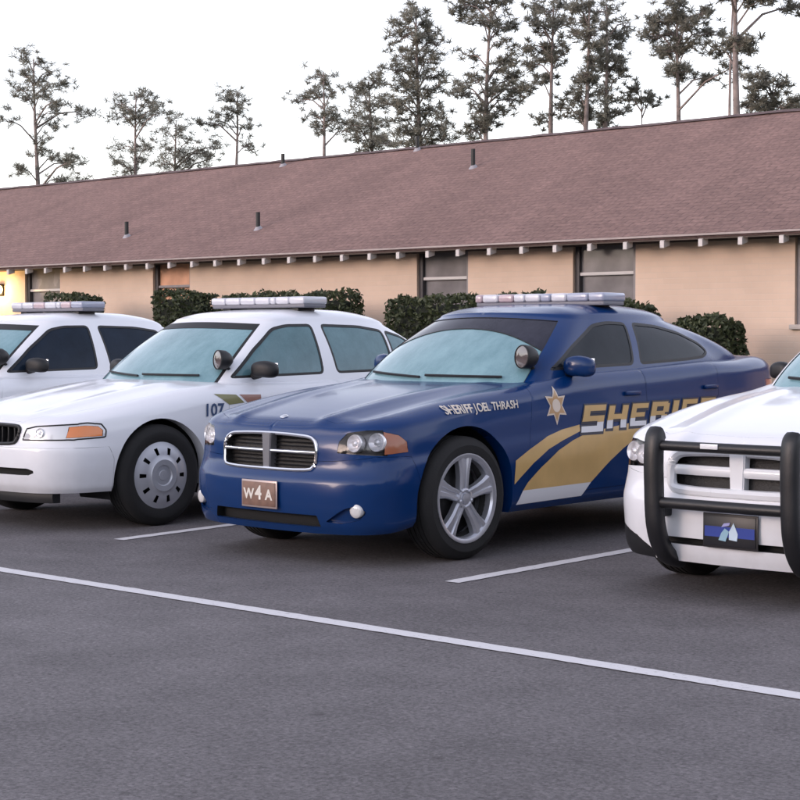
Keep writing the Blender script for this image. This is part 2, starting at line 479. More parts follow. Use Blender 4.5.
def text_mesh(body, size=1.0, extrude=0.0, offset=0.0, shear=0.0, space=1.0):
    c = bpy.data.curves.new('lettering', 'FONT'); c.body = body; c.size = size; c.extrude = extrude; c.offset = offset; c.shear = shear; c.space_character = space
    c.align_x = 'CENTER'; c.align_y = 'CENTER'; c.resolution_u = 3
    o = bpy.data.objects.new('lettering', c); col.objects.link(o)
    dg = bpy.context.evaluated_depsgraph_get(); me = bpy.data.meshes.new_from_object(o.evaluated_get(dg))
    bpy.data.objects.remove(o); bpy.data.curves.remove(c); return me
def text_obj(body, size, M, name, m, parent, **k):
    me = text_mesh(body, size, **k); me.transform(M); return obj(name, me, m, parent, smooth=False)
def text_side(bvh, body, size, cy, cz, name, m, parent, slope=0.0, off=.007, **k):
    me = text_mesh(body, size, **k)
    for v in me.vertices:
        y = cy+v.co.x; z = cz+v.co.y+slope*v.co.x
        h = bvh.ray_cast(Vector((2, y, z)), Vector((-1, 0, 0)))
        v.co = h[0]+h[1]*off if h[0] is not None else Vector((.9, y, z))
    return obj(name, me, m, parent, smooth=False)

# ------------------------------------------------------------------ shared car materials
BLACK = mat('black_plastic', (.009, .009, .0105), .5, var=.2)
RUBBER = mat('tyre_rubber', (.013, .0125, .013), .82, var=.25, vscale=14, bump=.15, bscale=90)
DARK = mat('dark_cavity', (.008, .008, .009), .8)
CHROME = mat('chrome', (.72, .72, .74), .16, metal=1.0)
ALLOY = mat('alloy_wheel', (.60, .61, .66), .30, metal=.72, var=.08)
STEEL = mat('brushed_steel_cover', (.52, .53, .57), .42, metal=.5, var=.08)
LENS = mat('clear_lens', (.62, .63, .66), .08, spec=.8, coat=1)
LAMP = mat('lamp_reflector', (.86, .86, .88), .22, metal=.35, coat=.8)
AMBER = mat('amber_lens', (.75, .22, .05), .2, coat=.6)
AMBER_DARK = mat('smoked_amber_lens', (.30, .10, .05), .2, coat=.6)
TINT = dew_glass('tinted_glass', (.010, .013, .017), (.04, .05, .06), .18, spec=.12, coat=0)
TINT2 = dew_glass('dark_tinted_glass', (.006, .011, .020), (.03, .05, .085), .2, spec=.15, coat=0)
TEAL = dew_glass('dewed_side_glass', (.02, .07, .08), (.19, .34, .38), .44, spec=.35, coat=.2)
DEW = dew_glass('dewed_windscreen', (.03, .115, .14), (.30, .485, .54), .54)
BAND = dew_glass('tinted_windscreen_top', (.012, .013, .022), (.10, .10, .14), .14, spec=.25, coat=0)  # dark tint strip along the top of the glass
WHITE_P = paint('white_paint', (.78, .79, .83))
BLUE_P = paint('blue_paint', (.0008, .027, .122), dirt=(.015, .022, .04), rough=.26, coat=.34, spec=.22)
GOLD = mat('gold_vinyl', (.60, .39, .15), .4, coat=.5, var=.08)
WHITE_V = mat('white_vinyl', (.72, .72, .74), .4, coat=.5)
NAVY_V = mat('dark_vinyl', (.008, .012, .03), .4, coat=.5)
OLIVE_V = mat('olive_vinyl', (.20, .19, .07), .45, coat=.4)
BROWN_V = mat('brown_vinyl', (.30, .14, .10), .45, coat=.4)
LB_CLEAR = mat('light_bar_clear_lens', (.58, .58, .63), .18, coat=.8, bump=.3, bscale=40)
LB_RED = mat('light_bar_pale_red_lens', (.48, .37, .40), .18, coat=.8, bump=.3, bscale=40)
LB_BLUE = mat('light_bar_pale_blue_lens', (.33, .35, .45), .18, coat=.8, bump=.3, bscale=40)
LB_GREY = mat('light_bar_grey_base', (.16, .16, .19), .5)

def cover_mat():
    m = bpy.data.materials.new('headlight_cover'); m.use_nodes = True; nt = m.node_tree; o = nt.nodes['Material Output']
    t = nt.nodes.new('ShaderNodeBsdfTransparent'); t.inputs[0].default_value = (.9, .9, .92, 1); g = nt.nodes.new('ShaderNodeBsdfGlossy'); g.inputs['Roughness'].default_value = .06
    f = nt.nodes.new('ShaderNodeFresnel'); f.inputs[0].default_value = 1.4; mx = nt.nodes.new('ShaderNodeMixShader')
    nt.links.new(f.outputs[0], mx.inputs[0]); nt.links.new(t.outputs[0], mx.inputs[1]); nt.links.new(g.outputs[0], mx.inputs[2]); nt.links.new(mx.outputs[0], o.inputs[0]); return m
COVER = cover_mat()
def make_wheel(parent, x, y, Rt, rr, w, style, mesh_cache={}):
    s = 1 if x > 0 else -1
    we = empty('wheel', (x, y, Rt), 0, parent)
    if s < 0: we.rotation_euler = (0, 0, math.pi)
    key = (style, Rt)
    if key not in mesh_cache:
        b = bmesh.new(); h = w/2                       # outer face at +x
        prof = [(-h*.9, rr-.03), (-h, rr+.02), (-h*1.02, (rr+Rt)/2), (-h*.86, Rt-.018), (-h*.7, Rt-.004)]
        for g in (-.45, -.15, .15, .45): prof += [(h*(g-.05), Rt), (h*(g-.035), Rt-.009), (h*(g+.035), Rt-.009), (h*(g+.05), Rt)]
        prof += [(h*.7, Rt-.004), (h*.86, Rt-.018), (h*1.0, Rt-.05), (h*1.02, (rr+Rt)/2), (h*.99, rr+.03), (h*.97, rr+.022), (h*.95, rr+.004), (h*.84, rr-.012), (h*.2, rr-.05)]
        lathe(b, prof, 56); fixn(b)
        me = bpy.data.meshes.new('tyre'); b.to_mesh(me); b.free(); me.materials.append(RUBBER)
        for p in me.polygons: p.use_smooth = True
        me.set_sharp_from_angle(angle=R(40))
        b = bmesh.new()
        if style == 'spoke':
            lathe(b, [(h*.80, rr-.03), (h*.93, rr-.022), (h*.99, rr-.006), (h*.985, rr+.003), (h*.9, rr+.004)], 56)
            lathe(b, [(h*.80, rr-.03), (h*.3, rr-.035), (-h*.6, rr-.03)], 48)
            for k in range(5):
                a = math.pi/2+2*math.pi*k/5
                st = [(.035, .030, .070), (.075, .036, .074), (.13, .038, .080), (.18, .046, .084), (rr-.03, .064, .088), (rr-.012, .074, .090)]
                top = []; bot = []
                for q, hw_, ax in st:
                    ax = h*.5+ax*.55
                    row = []; rb = []
                    for t, dz in ((-1, -.014), (-.72, 0), (-.3, -.001), (-.2, -.010), (.2, -.010), (.3, -.001), (.72, 0), (1, -.014)):
                        u = hw_*t; row.append(b.verts.new((ax+dz, q*math.cos(a)-u*math.sin(a), q*math.sin(a)+u*math.cos(a))))
                    for t in (-1, 1):
                        u = hw_*t; rb.append(b.verts.new((ax-.05, q*math.cos(a)-u*math.sin(a), q*math.sin(a)+u*math.cos(a))))
                    top.append(row); bot.append(rb)
                for i in range(len(st)-1):
                    for j in range(7): b.faces.new((top[i][j], top[i][j+1], top[i+1][j+1], top[i+1][j]))
                    b.faces.new((top[i][0], top[i+1][0], bot[i+1][0], bot[i][0])); b.faces.new((top[i][7], bot[i][1], bot[i+1][1], top[i+1][7]))
            lathe(b, [(h*.4, .062), (h*.5+.043, .060), (h*.5+.046, .05), (h*.5+.038, .042), (h*.5+.038, .034), (h*.5+.05, .032), (h*.5+.052, 0.001)], 30)
            for k in range(5):
                a = math.pi/2+2*math.pi*(k+.5)/5
                lathe(b, [(h*.5+.03, .011), (h*.5+.048, .011), (h*.5+.052, .006), (h*.5+.052, .0005)], 8, center=(0, .052*math.cos(a), .052*math.sin(a)))
            m1 = ALLOY
        else:
            seg = 120; rs = [.001, .035, .038, .068, .075, .112, .118, .150, .160, .200, .208, rr-.012, rr, rr+.003]
            axs = [.030, .030, .024, .024, .034, .036, .030, .022, .020, .008, .004, -.002, -.006, -.02]
            ring = [[b.verts.new((h*.9+ax, q*math.cos(2*math.pi*k/seg), q*math.sin(2*math.pi*k/seg))) for k in range(seg)] for q, ax in zip(rs, axs)]
            for i in range(len(rs)-1):
                for k in range(seg):
                    kk = (k+2) % 12
                    if .145 < rs[i] < .199 and kk < 3: continue
                    b.faces.new((ring[i][k], ring[i][(k+1)%seg], ring[i+1][(k+1)%seg], ring[i+1][k]))
            m1 = STEEL
        fixn(b)
        mr = bpy.data.meshes.new('rim'); b.to_mesh(mr); b.free(); mr.materials.append(m1)
        for p in mr.polygons: p.use_smooth = True
        mr.set_sharp_from_angle(angle=R(32))
        b = bmesh.new(); lathe(b, [(h*.1, .001), (h*.12, rr*.72), (-h*.1, rr*.74), (-h*.2, rr-.02)], 40); fixn(b)
        mb = bpy.data.meshes.new('brake_disc'); b.to_mesh(mb); b.free(); mb.materials.append(mat('brake_iron', (.03, .03, .032), .55, metal=.5))
        for p in mb.polygons: p.use_smooth = True
        mesh_cache[key] = (me, mr, mb)
    for nm, me in zip(('tyre', 'rim', 'brake_disc'), mesh_cache[key]):
        o = bpy.data.objects.new(nm, me); col.objects.link(o); o.parent = we
    return we

def recess(bm, poly, axis, filt, depth, name, m, parent, dirn=(0, 1, 0)):
    fs = knife(bm, poly, axis, filt)
    nb = split_off(bm, fs)
    if not nb.faces: print('EMPTY RECESS', name); return None
    d = Vector(dirn)*depth
    be = [e for e in nb.edges if e.is_boundary]
    r = bmesh.ops.extrude_edge_only(nb, edges=be)
    nv = {g for g in r['geom'] if isinstance(g, bmesh.types.BMVert)}
    for v in nb.verts:
        if v not in nv: v.co += d
    fixn(nb); return obj(name, nb, m, parent, angle=40)
def front_pt(bvh, x, z, off=0.0):
    h = bvh.ray_cast(Vector((x, -1, z)), Vector((0, 1, 0)))
    return Vector((x, (h[0].y if h[0] is not None else .1)-off, z)), (h[1] if h[0] is not None else Vector((0, -1, 0)))
def bar(bm, pts, hz, dy):
    """ribbon bar along pts, hz high, dy deep, slightly crowned"""
    rings = []
    for p in pts:
        p = Vector(p); rings.append([bm.verts.new(p+Vector(q)) for q in ((0, dy, -hz), (0, .004, -hz), (0, -.003, -hz*.55), (0, -.005, 0), (0, -.003, hz*.55), (0, .004, hz), (0, dy, hz))])
    for i in range(len(rings)-1):
        for j in range(6): bm.faces.new((rings[i][j], rings[i+1][j], rings[i+1][j+1], rings[i][j+1]))
    bm.faces.new(rings[0]); bm.faces.new(rings[-1][::-1])
def ell(cx, cz, rx, rz, n=20): return [(cx+rx*math.cos(2*math.pi*k/n), cz+rz*math.sin(2*math.pi*k/n)) for k in range(n)]
def mirx(poly): return [(-a, b) for a, b in poly][::-1]

def round_lamp(parent, bvh, x, z, rad, ring_m, name='lamp', out=.004, bulb=True, tilt=.6):
    p, n = front_pt(bvh, x, z)
    b = bmesh.new()
    if bulb: prof = [(.03, rad*1.0), (-.004, rad*1.02), (-.010, rad*.95), (-.004, rad*.86), (.012, rad*.6), (.016, rad*.42), (-.002, rad*.40), (-.008, rad*.3), (-.011, .0005)]
    else: prof = [(.03, rad), (-.004, rad*1.0), (-.009, rad*.9), (-.013, rad*.5), (-.014, .0005)]
    lathe(b, prof, 28, axis='y'); fixn(b)
    d = (Vector((0, -1, 0))*(1-tilt)+n*tilt).normalized()
    q = Vector((0, -1, 0)).rotation_difference(d)
    for v in b.verts: v.co = q @ v.co + p + d*out
    return obj(name, b, ring_m, parent, angle=60)

def light_bar(parent, y, z, hl, cells, depth=.27):
    lb = empty('light_bar', (0, y, z), 0, parent)
    b = bmesh.new(); box(b, (0, 0, .012), (2*hl-.02, depth*.9, .03), .008); obj('base', b, LB_GREY, lb)
    for s in (-1, 1):
        b = bmesh.new(); box(b, (s*hl*.72, 0, -.03), (.10, depth*.7, .07), .01); obj('foot', b, BLACK, lb)
    n = len(cells); x = -hl
    for c, wd in cells:
        w = wd*2*hl; b = bmesh.new(); box(b, (x+w/2, 0, .055), (w-.006, depth, .060), .018, seg=3); obj('lens', b, c, lb); x += w
    return lb
def spotlight(parent, p, s=.078, aim=(-.25, -1, .05)):
    sp = empty('spotlight', p, 0, parent); d = Vector(aim).normalized(); q = Vector((0, -1, 0)).rotation_difference(d)
    b = bmesh.new(); lathe(b, [(.085, .0005), (.08, s*.35), (.055, s*.7), (.02, s*.95), (-.03, s), (-.042, s*.98), (-.045, s*.9)], 26, axis='y'); fixn(b)
    for v in b.verts: v.co = q @ v.co
    obj('housing', b, BLACK, sp, angle=60)
    b = bmesh.new(); lathe(b, [(-.04, s*.9), (-.046, s*.5), (-.047, .0005)], 26, axis='y'); fixn(b)
    for v in b.verts: v.co = q @ v.co
    obj('lens', b, mat('spot_lens', (.10, .08, .08), .1, coat=1), sp, angle=60)
    b = bmesh.new(); tube(b, [(0, .03, -.02), (0.0, .06, -s*.9), (-.03, .16, -s*1.35)], .014, 8); obj('stalk', b, BLACK, sp)
def side_mirror(parent, x, y, z, shell_m, size=(.20, .115, .135)):
    s = 1 if x > 0 else -1; me = empty('wing_mirror', (x, y, z), 0, parent)
    b = bmesh.new(); bmesh.ops.create_uvsphere(b, u_segments=24, v_segments=14, radius=1)
    for v in b.verts:
        c = v.co; k = lambda t, p: math.copysign(abs(t)**p, t)
        v.co = Vector((k(c.x, .7)*size[0]/2, k(c.y, .8)*size[1]/2, k(c.z, .7)*size[2]/2))
        if v.co.y > .03: v.co.y = .03
        v.co.z += -.012*abs(v.co.x)/.1*(1 if s*v.co.x > 0 else .3); v.co.y += s*v.co.x*.25
    obj('housing', b, shell_m, me, angle=50)
    b = bmesh.new(); tube(b, [(-s*.06, 0, -.035), (-s*.13, -.01, -.055), (-s*.20, -.03, -.07)], [.035, .03, .035], 10); obj('arm', b, BLACK, me)
    b = bmesh.new(); box(b, (0, .034+s*0, .0), (size[0]*.8, .004, size[2]*.74), .001)
    for v in b.verts: v.co.y += s*v.co.x*.25
    obj('mirror_glass', b, mat('mirror_glass', (.5, .5, .52), .03, metal=1), me)
    return me
def handle(parent, bvh, y, z, m, s):
    h = bvh.ray_cast(Vector((s*2, y, z)), Vector((-s, 0, 0)))
    if h[0] is None: return
    b = bmesh.new(); box(b, (h[0].x+s*.012, y, z), (.022, .17, .030), .009); obj('door_handle', b, m, parent)
def wipers(parent, gb, T_pts):
    for a, c in T_pts:
        b = bmesh.new(); n = 8; P = [Vector(a).lerp(Vector(c), i/n) for i in range(n+1)]; P = [front_pt(gb, p.x, p.z, .014)[0] for p in P]
        tube(b, P, .009, 6); obj('wiper', b, BLACK, parent)
def underbody(parent, x, y0, y1, z, wells):
    b = bmesh.new(); box(b, (0, (y0+y1)/2, z+.05), (2*x*.78, y1-y0, .1), .02); obj('underbody', b, DARK, parent)

def cabin(parent, sh, g, windows, m_roof, m_ws, m_band, m_side, m_back, T):
    lay = sh.faces.layers.int['tag']
    flt = lambda f: f[lay] == 0 and abs(f.normal.x) > .35
    panes = []
    for poly, mm in windows:
        ro = round_poly(poly, .05, 4); ri = offset_poly(ro, .020)
        knife(sh, ro, 0, flt); knife(sh, ri, 0, flt)
        fs = [f for f in sh.faces if flt(f) and pip(f.calc_center_median().y, f.calc_center_median().z, ro)]
        for s in (1, -1):
            side = [f for f in fs if f.is_valid and f.calc_center_median().x*s > 0]
            inn = [f for f in side if pip(f.calc_center_median().y, f.calc_center_median().z, ri)]; si = set(inn); out = [f for f in side if f not in si]
            nb = split_off(sh, inn); nb.normal_update()
            for v in nb.verts: v.co -= v.normal*.004
            o = obj('side_window', nb, mm, parent, angle=60)
            tb = split_off(sh, out); flange(tb, 0, .006); obj('trim', tb, mat('rubber_trim', (.012, .012, .013), .55), o, angle=60)
            fs = [f for f in fs if f.is_valid]
    ws = [f for f in sh.faces if f[lay] == 1]; fr_ = [f for f in sh.faces if f[lay] == 4]
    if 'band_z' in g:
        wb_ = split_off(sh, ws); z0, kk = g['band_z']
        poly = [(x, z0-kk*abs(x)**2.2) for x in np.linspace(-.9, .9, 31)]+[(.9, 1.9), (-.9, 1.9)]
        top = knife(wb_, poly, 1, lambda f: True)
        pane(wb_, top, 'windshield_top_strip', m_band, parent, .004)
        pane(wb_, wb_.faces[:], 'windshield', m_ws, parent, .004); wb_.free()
    else:
        nb = split_off(sh, ws)
        for v in nb.verts: v.co -= v.normal*.003
        o = obj('windshield', nb, m_ws, parent, angle=60)
        fr_ = [f for f in sh.faces if f[lay] == 4]; tb = split_off(sh, fr_); flange(tb, 0, .008); obj('trim', tb, mat('rubber_trim', (.012, .012, .013), .55), o, angle=60)
    pane(sh, [f for f in sh.faces if f[lay] == 2], 'rear_window', m_back, parent, .02)
    obj('roof', sh, m_roof, parent, angle=60)

# ------------------------------------------------------------------ the coupe-roofed sedans with the cross-bar grille
CH = dict(outline=[(0, 0), (.30, .010), (.52, .042), (.68, .10), (.785, .19), (.85, .32), (.885, .52), (.905, .86), (.898, 1.4), (.892, 2.0), (.895, 2.7), (.912, 3.3), (.92, 3.7), (.905, 4.15), (.85, 4.46), (.74, 4.61), (.45, 4.67), (0, 4.69)],
    zb=[(0, .19), (.25, .20), (.5, .24), (1.3, .255), (3.2, .27), (4.2, .29), (4.69, .33)],
    zs=[(0, .778), (.2, .788), (.5, .825), (.86, .87), (1.4, .925), (1.8, .96), (2.4, .99), (3.2, 1.02), (3.7, 1.06), (4.2, 1.08), (4.69, 1.06)],
    side=[(0, .045), (.06, .02), (.12, .012), (.3, .006), (.5, -.004), (.62, 0), (.72, .012), (.85, .016), (1, .03)],
    front=[(.18, .045), (.26, .015), (.42, 0), (.50, .006), (.542, .03), (.58, .045), (.70, .055), (.80, .085)],
    rear=[(.3, .03), (.45, 0), (.62, 0), (.70, .03), (.95, .04), (1.1, .03)],
    top=[(0, .812), (.1, .838), (.4, .907), (.8, .980), (1.2, 1.032), (1.5, 1.058), (1.75, 1.085), (2.0, 1.11), (2.75, 1.135), (3.5, 1.165), (4.0, 1.185), (4.45, 1.21), (4.69, 1.20)],
    crown=[(0, .01), (.5, .035), (1.2, .035), (1.7, .02), (2, .01), (3.5, .0), (4.0, .02), (4.69, .03)],
    roll=[(0, .10), (.5, .15), (1.5, .14), (2, .11), (3.5, .11), (4.3, .15), (4.69, .12)],
    feat=[lambda x, y: .016*np.exp(-((np.abs(x)-(.36+.14*np.clip(y/1.5, 0, 1)))/.055)**2)*np.clip((1.6-y)/.3, 0, 1)*np.clip(y/.15, 0, 1),
          lambda x, y: -.012*np.exp(-((np.abs(x)-(.55+.14*np.clip(y/1.5, 0, 1)))/.07)**2)*np.clip((1.7-y)/.3, 0, 1)*np.clip((y-.1)/.2, 0, 1)])
CHG = dict(b=dict(yf=1.40, yr=4.60, hw=.80, bf=.26, br=.22, tr=.86), t=dict(yf=2.06, yr=3.66, hw=.605, bf=.20, br=.14, tr=.86), zb=1.04,
    ztop=[(2.0, 1.505), (2.25, 1.512), (2.4, 1.512), (2.9, 1.512), (3.25, 1.508), (3.66, 1.468)], roof=[(2.0, 1.512), (2.15, 1.528), (2.35, 1.555), (2.7, 1.578), (3.0, 1.574), (3.3, 1.560), (3.7, 1.505)], roof_crown=.012, rr=.28, drop=.042, bulge_r=.20,
    bulge_f=.045, bulge_s=.03, band_z=(1.40, .36), ws_w=.96)

def make_charger(name, loc, rz, white, label):
    P = WHITE_P if white else BLUE_P
    root = empty(name, loc, rz); tag(root, label, 'car')
    sh, T = lower_shell(CH); ref = sh.copy(); bvh = BVHTree.FromBMesh(ref)
    WY, RY, WR = .862, 3.69, .374
    side = lambda f: abs(f.normal.x) > .2
    front = lambda f: f.normal.y < -.12 and f.calc_center_median().y < .55
    for y in (WY, RY): cut_arch(sh, y, .385, .425)
    # front end
    G = [(-.36, .556), (.36, .556), (.398, .59), (.406, .68), (.39, .728), (.345, .756), (.18, .765), (0, .768), (-.18, .765), (-.345, .756), (-.39, .728), (-.406, .68), (-.398, .59)]
    gr = recess(sh, G, 1, front, .055, 'grille', mat('grille_mesh', (.02, .019, .019), .5, bump=.6, bscale=120), root)
    gm = mat('white_grille_frame', (.74, .75, .78), .35, coat=.6) if white else CHROME
    fw = .027 if white else .0125
    # surround
    b = bmesh.new(); pts = []
    ring = smooth_poly(G, 2); ring = [ring[i] for i in range(len(ring))]
    for (x, z) in ring+[ring[0]]: pts.append(front_pt(bvh, x, z, .002)[0])
    tube(b, pts, fw, 8); obj('surround', b, gm, gr)
    b = bmesh.new(); bar(b, [front_pt(bvh, x, .664, .004)[0] for x in np.linspace(-.40, .40, 21)], .025 if white else .0115, .05); fixn(b); obj('cross_bar', b, gm, gr)
    b = bmesh.new()
    for z0, z1 in ((.552, .770),):
        y0 = front_pt(bvh, 0, .664, .012)[0].y
        prism(b, [(-.038, z0), (.038, z0), (.046, z1), (-.046, z1)] if white else [(-.030, z0), (.030, z0), (.040, z1), (-.040, z1)], 1, y0, y0+.06)
        bmesh.ops.bevel(b, geom=b.edges[:], offset=.006, segments=2, affect='EDGES')
    obj('upright_bar', b, gm if white else mat('grey_chrome', (.34, .34, .37), .3, metal=.8), gr)
    for z in () if white else (.582, .605, .628, .695, .718, .741):
        b = bmesh.new(); bar(b, [front_pt(bvh, x, z, -.035)[0] for x in np.linspace(-.375, .375, 11)], .0035, .01); fixn(b); obj('slat', b, BLACK, gr)
    # headlights
    for s in (1, -1):
        po = [(.24, .662), (.38, .675), (.375, .735), (.33, .775), (.25, .795)]
        am = panel(sh, [f for f in knife(sh, po, 0, lambda f: f.calc_center_median().x*s > .6 and f.calc_center_median().y < .6)], 'marker_lamp', AMBER_DARK, root, .002, .01)
        H = [(.545, .668), (.80, .655), (.93, .655), (.93, .80), (.80, .803), (.70, .803), (.59, .785), (.55, .735)]
        if s < 0: H = mirx(H)
        fs = [f for f in knife(sh, H, 1, lambda f: f.normal.y < -.1 and f.calc_center_median().y < .34 and f.calc_center_median().z > .6) if f.calc_center_median().y < .25]
        cov = split_off(sh, fs, remove=False)
        nb = split_off(sh, fs); be = [e for e in nb.edges if e.is_boundary]; r_ = bmesh.ops.extrude_edge_only(nb, edges=be); nv = {q for q in r_['geom'] if isinstance(q, bmesh.types.BMVert)}
        for v in nb.verts:
            if v not in nv: v.co += Vector((-s*.02, .055, 0))
        fixn(nb); hl = obj('headlight', nb, mat('headlight_smoke', (.035, .033, .035), .25, coat=.6), root, angle=40)
        round_lamp(hl, bvh, s*.635, .727, .053, LAMP, tilt=.35, out=-.024); round_lamp(hl, bvh, s*.748, .735, .055, LAMP, tilt=.35, out=-.026)
        for v in cov.verts: v.co -= v.normal*.003
        obj('cover', cov, COVER, hl, angle=60)
        # fog lamp in its pocket
        pk = [(.50, .268), (.60, .262), (.70, .285), (.735, .33), (.70, .372), (.62, .345)]
        if s < 0: pk = mirx(pk)
        white or recess(sh, pk, 1, front, .03, 'fog_pocket', P, root)
        fg = white or round_lamp(root, bvh, s*.685, .338, .041, mat('fog_lamp_glass', (.62, .61, .61), .15, coat=1), name='fog_lamp', out=-.006, bulb=False, tilt=.35)
    recess(sh, [(-.46, .232), (.46, .232), (.44, .30), (-.44, .30)] if not white else [(-.52, .285), (.52, .285), (.52, .318), (-.52, .318)], 1, front, .06, 'lower_intake', DARK, root)
    # panels
    ft = lambda f: True
    hood = [(-.60, .03), (.60, .03), (.70, .30), (.735, .8), (.76, 1.3), (.77, 1.62), (.5, 1.50), (0, 1.44), (-.5, 1.50), (-.77, 1.62), (-.76, 1.3), (-.735, .8), (-.70, .30)]
    hood[0], hood[1] = (-.48, .165), (.48, .165); hood.insert(1, (0, .135))
    fs = knife(sh, hood, 2, lambda f: f.normal.z > .3 and f.calc_center_median().z > .70)
    panel(sh, fs, 'hood', P, root, .0025, .014)
    b = bmesh.new(); bmesh.ops.create_uvsphere(b, u_segments=14, v_segments=8, radius=1)
    zt_ = float(T(np.array([0.0]), np.array([.19]))[0])
    for v in b.verts: v.co = Vector((v.co.x*.03, .19+v.co.y*.022, zt_+.002+v.co.z*.010+v.co.y*.006))
    white or obj('hood_badge', b, CHROME, root)
    for poly in ([(1.45, .34), (2.66, .35), (2.735, .62), (2.765, 1.4), (1.60, 1.4), (1.50, .92), (1.44, .6)], [(2.665, .35), (3.20, .36), (3.28, .52), (3.40, .72), (3.60, .93), (3.64, 1.4), (2.77, 1.4), (2.74, .62)]):
        fs = knife(sh, poly, 0, lambda f: abs(f.calc_center_median().x) > .66)
        for s in (1, -1):
            d = panel(sh, [f for f in fs if f.is_valid and f.calc_center_median().x*s > 0], 'door', P, root, .0025, .014)
            hy = 2.58 if poly[0][0] < 2 else 3.50
            handle(d, bvh, hy, .965 if hy < 3 else .99, P, s); fs = [f for f in fs if f.is_valid]
    if white:
        for s in (1, -1):
            vp = [(.50, .10), (.50, .235), (.62, .30), (.98, .42), (.98, .10)]
            if s < 0: vp = mirx(vp)
            panel(sh, knife(sh, vp, 1, lambda f: f.normal.y < .15 and f.calc_center_median().y < .60 and f.calc_center_median().z < .5 and (f.normal.y < -.1 or f.calc_center_median().y < .45)), 'lower_valance', BLACK, root, .002, .012)
    bp = [(-.2, .1), (.46, .1), (.455, .50), (.42, .60), (.40, .65), (.2, .65), (-.2, .545)]
    fs = knife(sh, bp, 0, lambda f: f.calc_center_median().y < .8)
    panel(sh, fs, 'front_bumper', P, root, .002, .012)
    rb = [(4.8, .1), (4.15, .1), (4.15, .55), (4.3, .68), (4.8, .68)]
    fs = knife(sh, rb, 0, lambda f: f.calc_center_median().y > 4)
    panel(sh, fs, 'rear_bumper', P, root, .002, .012)
    for s in (1, -1):
        tl = [(.50, .80), (.92, .78), (.92, 1.03), (.55, 1.02)]
        if s < 0: tl = mirx(tl)
        panel(sh, knife(sh, tl, 1, lambda f: f.normal.y > .15 and f.calc_center_median().y > 4.2), 'tail_light', mat('red_lens', (.35, .01, .01), .15, coat=1), root, .003, .012)
    obj('body', sh, P, root, angle=60)
    # cabin
    gh = greenhouse(CHG); gb = BVHTree.FromBMesh(gh)
    cabin(root, gh, CHG, [([(1.80, 1.125), (2.73, 1.15), (2.83, 1.445), (2.62, 1.452), (2.44, 1.432), (2.10, 1.285)], TINT),
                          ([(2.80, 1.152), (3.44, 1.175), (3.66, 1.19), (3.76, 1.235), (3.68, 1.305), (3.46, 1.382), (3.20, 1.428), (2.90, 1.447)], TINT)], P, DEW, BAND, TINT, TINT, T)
    for s in (1, -1): side_mirror(root, s*(.88 if white else .875), 2.0 if white else 1.99, 1.14 if white else 1.155, BLACK if white else P, (.15, .10, .105) if white else (.20, .115, .135))
    spotlight(root, (.70, 1.66, 1.215))
    wipers(root, gb, [((-.58, 0, 1.105), (-.02, 0, 1.080)), ((.02, 0, 1.092), (.58, 0, 1.088))])
    wheel_well(root, WY, .385, .425, .88, DARK); wheel_well(root, RY, .385, .425, .89, DARK)
    underbody(root, .9, .25, 4.4, .24, None)
    for s in (1, -1):
        make_wheel(root, s*.775, WY, WR, .268, .235, 'spoke'); make_wheel(root, s*.785, RY, WR, .268, .235, 'spoke')
    return root, ref, bvh

BL, BREF, BBVH = make_charger('patrol_car', (-7.41, 6.962, 0), -.0164, False, 'blue sheriff sedan with gold swoosh lettering and five-spoke alloy wheels')
light_bar(BL, 2.78, 1.565, .585, [(LB_RED, .06), (LB_CLEAR, .13), (LB_RED, .12), (LB_CLEAR, .09), (LB_CLEAR, .12), (LB_BLUE, .08), (LB_CLEAR, .12), (LB_BLUE, .16), (LB_BLUE, .12)])
# livery on the driver's side
decal(BREF, [(1.300, .578), (1.445, .642), (1.636, .715), (1.791, .75), (1.982, .775), (1.982, .733), (1.792, .683), (1.637, .633), (1.485, .555), (1.302, .43)], 'gold_stripe', GOLD, BL)
low = [(1.347, .316), (1.39, .381), (1.436, .433), (1.561, .519), (1.74, .621), (1.897, .678), (2.025, .712), (2.277, .741), (2.642, .774), (2.642, .726), (2.585, .661), (2.447, .6), (2.312, .526), (2.179, .441), (2.105, .390), (2.092, .381), (2.017, .320)]
decal(BREF, [(1.39, .386)]+low[2:14]+[(2.105, .394)], 'gold_stripe', GOLD, BL)
decal(BREF, [(1.330, .300), (1.39, .386), (2.105, .394), (2.010, .31)], 'white_stripe', WHITE_V, BL)
def star(cy, cz, r0, r1, n=6, sy=.8): return [(cy+sy*(r0 if k % 2 == 0 else r1)*math.sin(math.pi*k/n), cz+(r0 if k % 2 == 0 else r1)*math.cos(math.pi*k/n)) for k in range(2*n)]
decal(BREF, star(1.745, .905, .125, .066, sy=.95), 'star_badge', mat('badge_white', (.66, .55, .45), .4, coat=.4), BL)
decal(BREF, star(1.745, .905, .100, .055, sy=.95), 'star_badge', mat('badge_gold', (.46, .27, .12), .4, coat=.4), BL, off=.004)
decal(BREF, ell(1.745, .905, .042, .042), 'star_badge', mat('badge_white', (.66, .55, .45), .4), BL, off=.0055)
text_side(BBVH, 'SHERIFF JOEL THRASH', .066, 1.03, .912, 'fender_lettering', mat('pale_vinyl', (.62, .55, .48), .4), BL, slope=.035, offset=.0012, space=1.02)
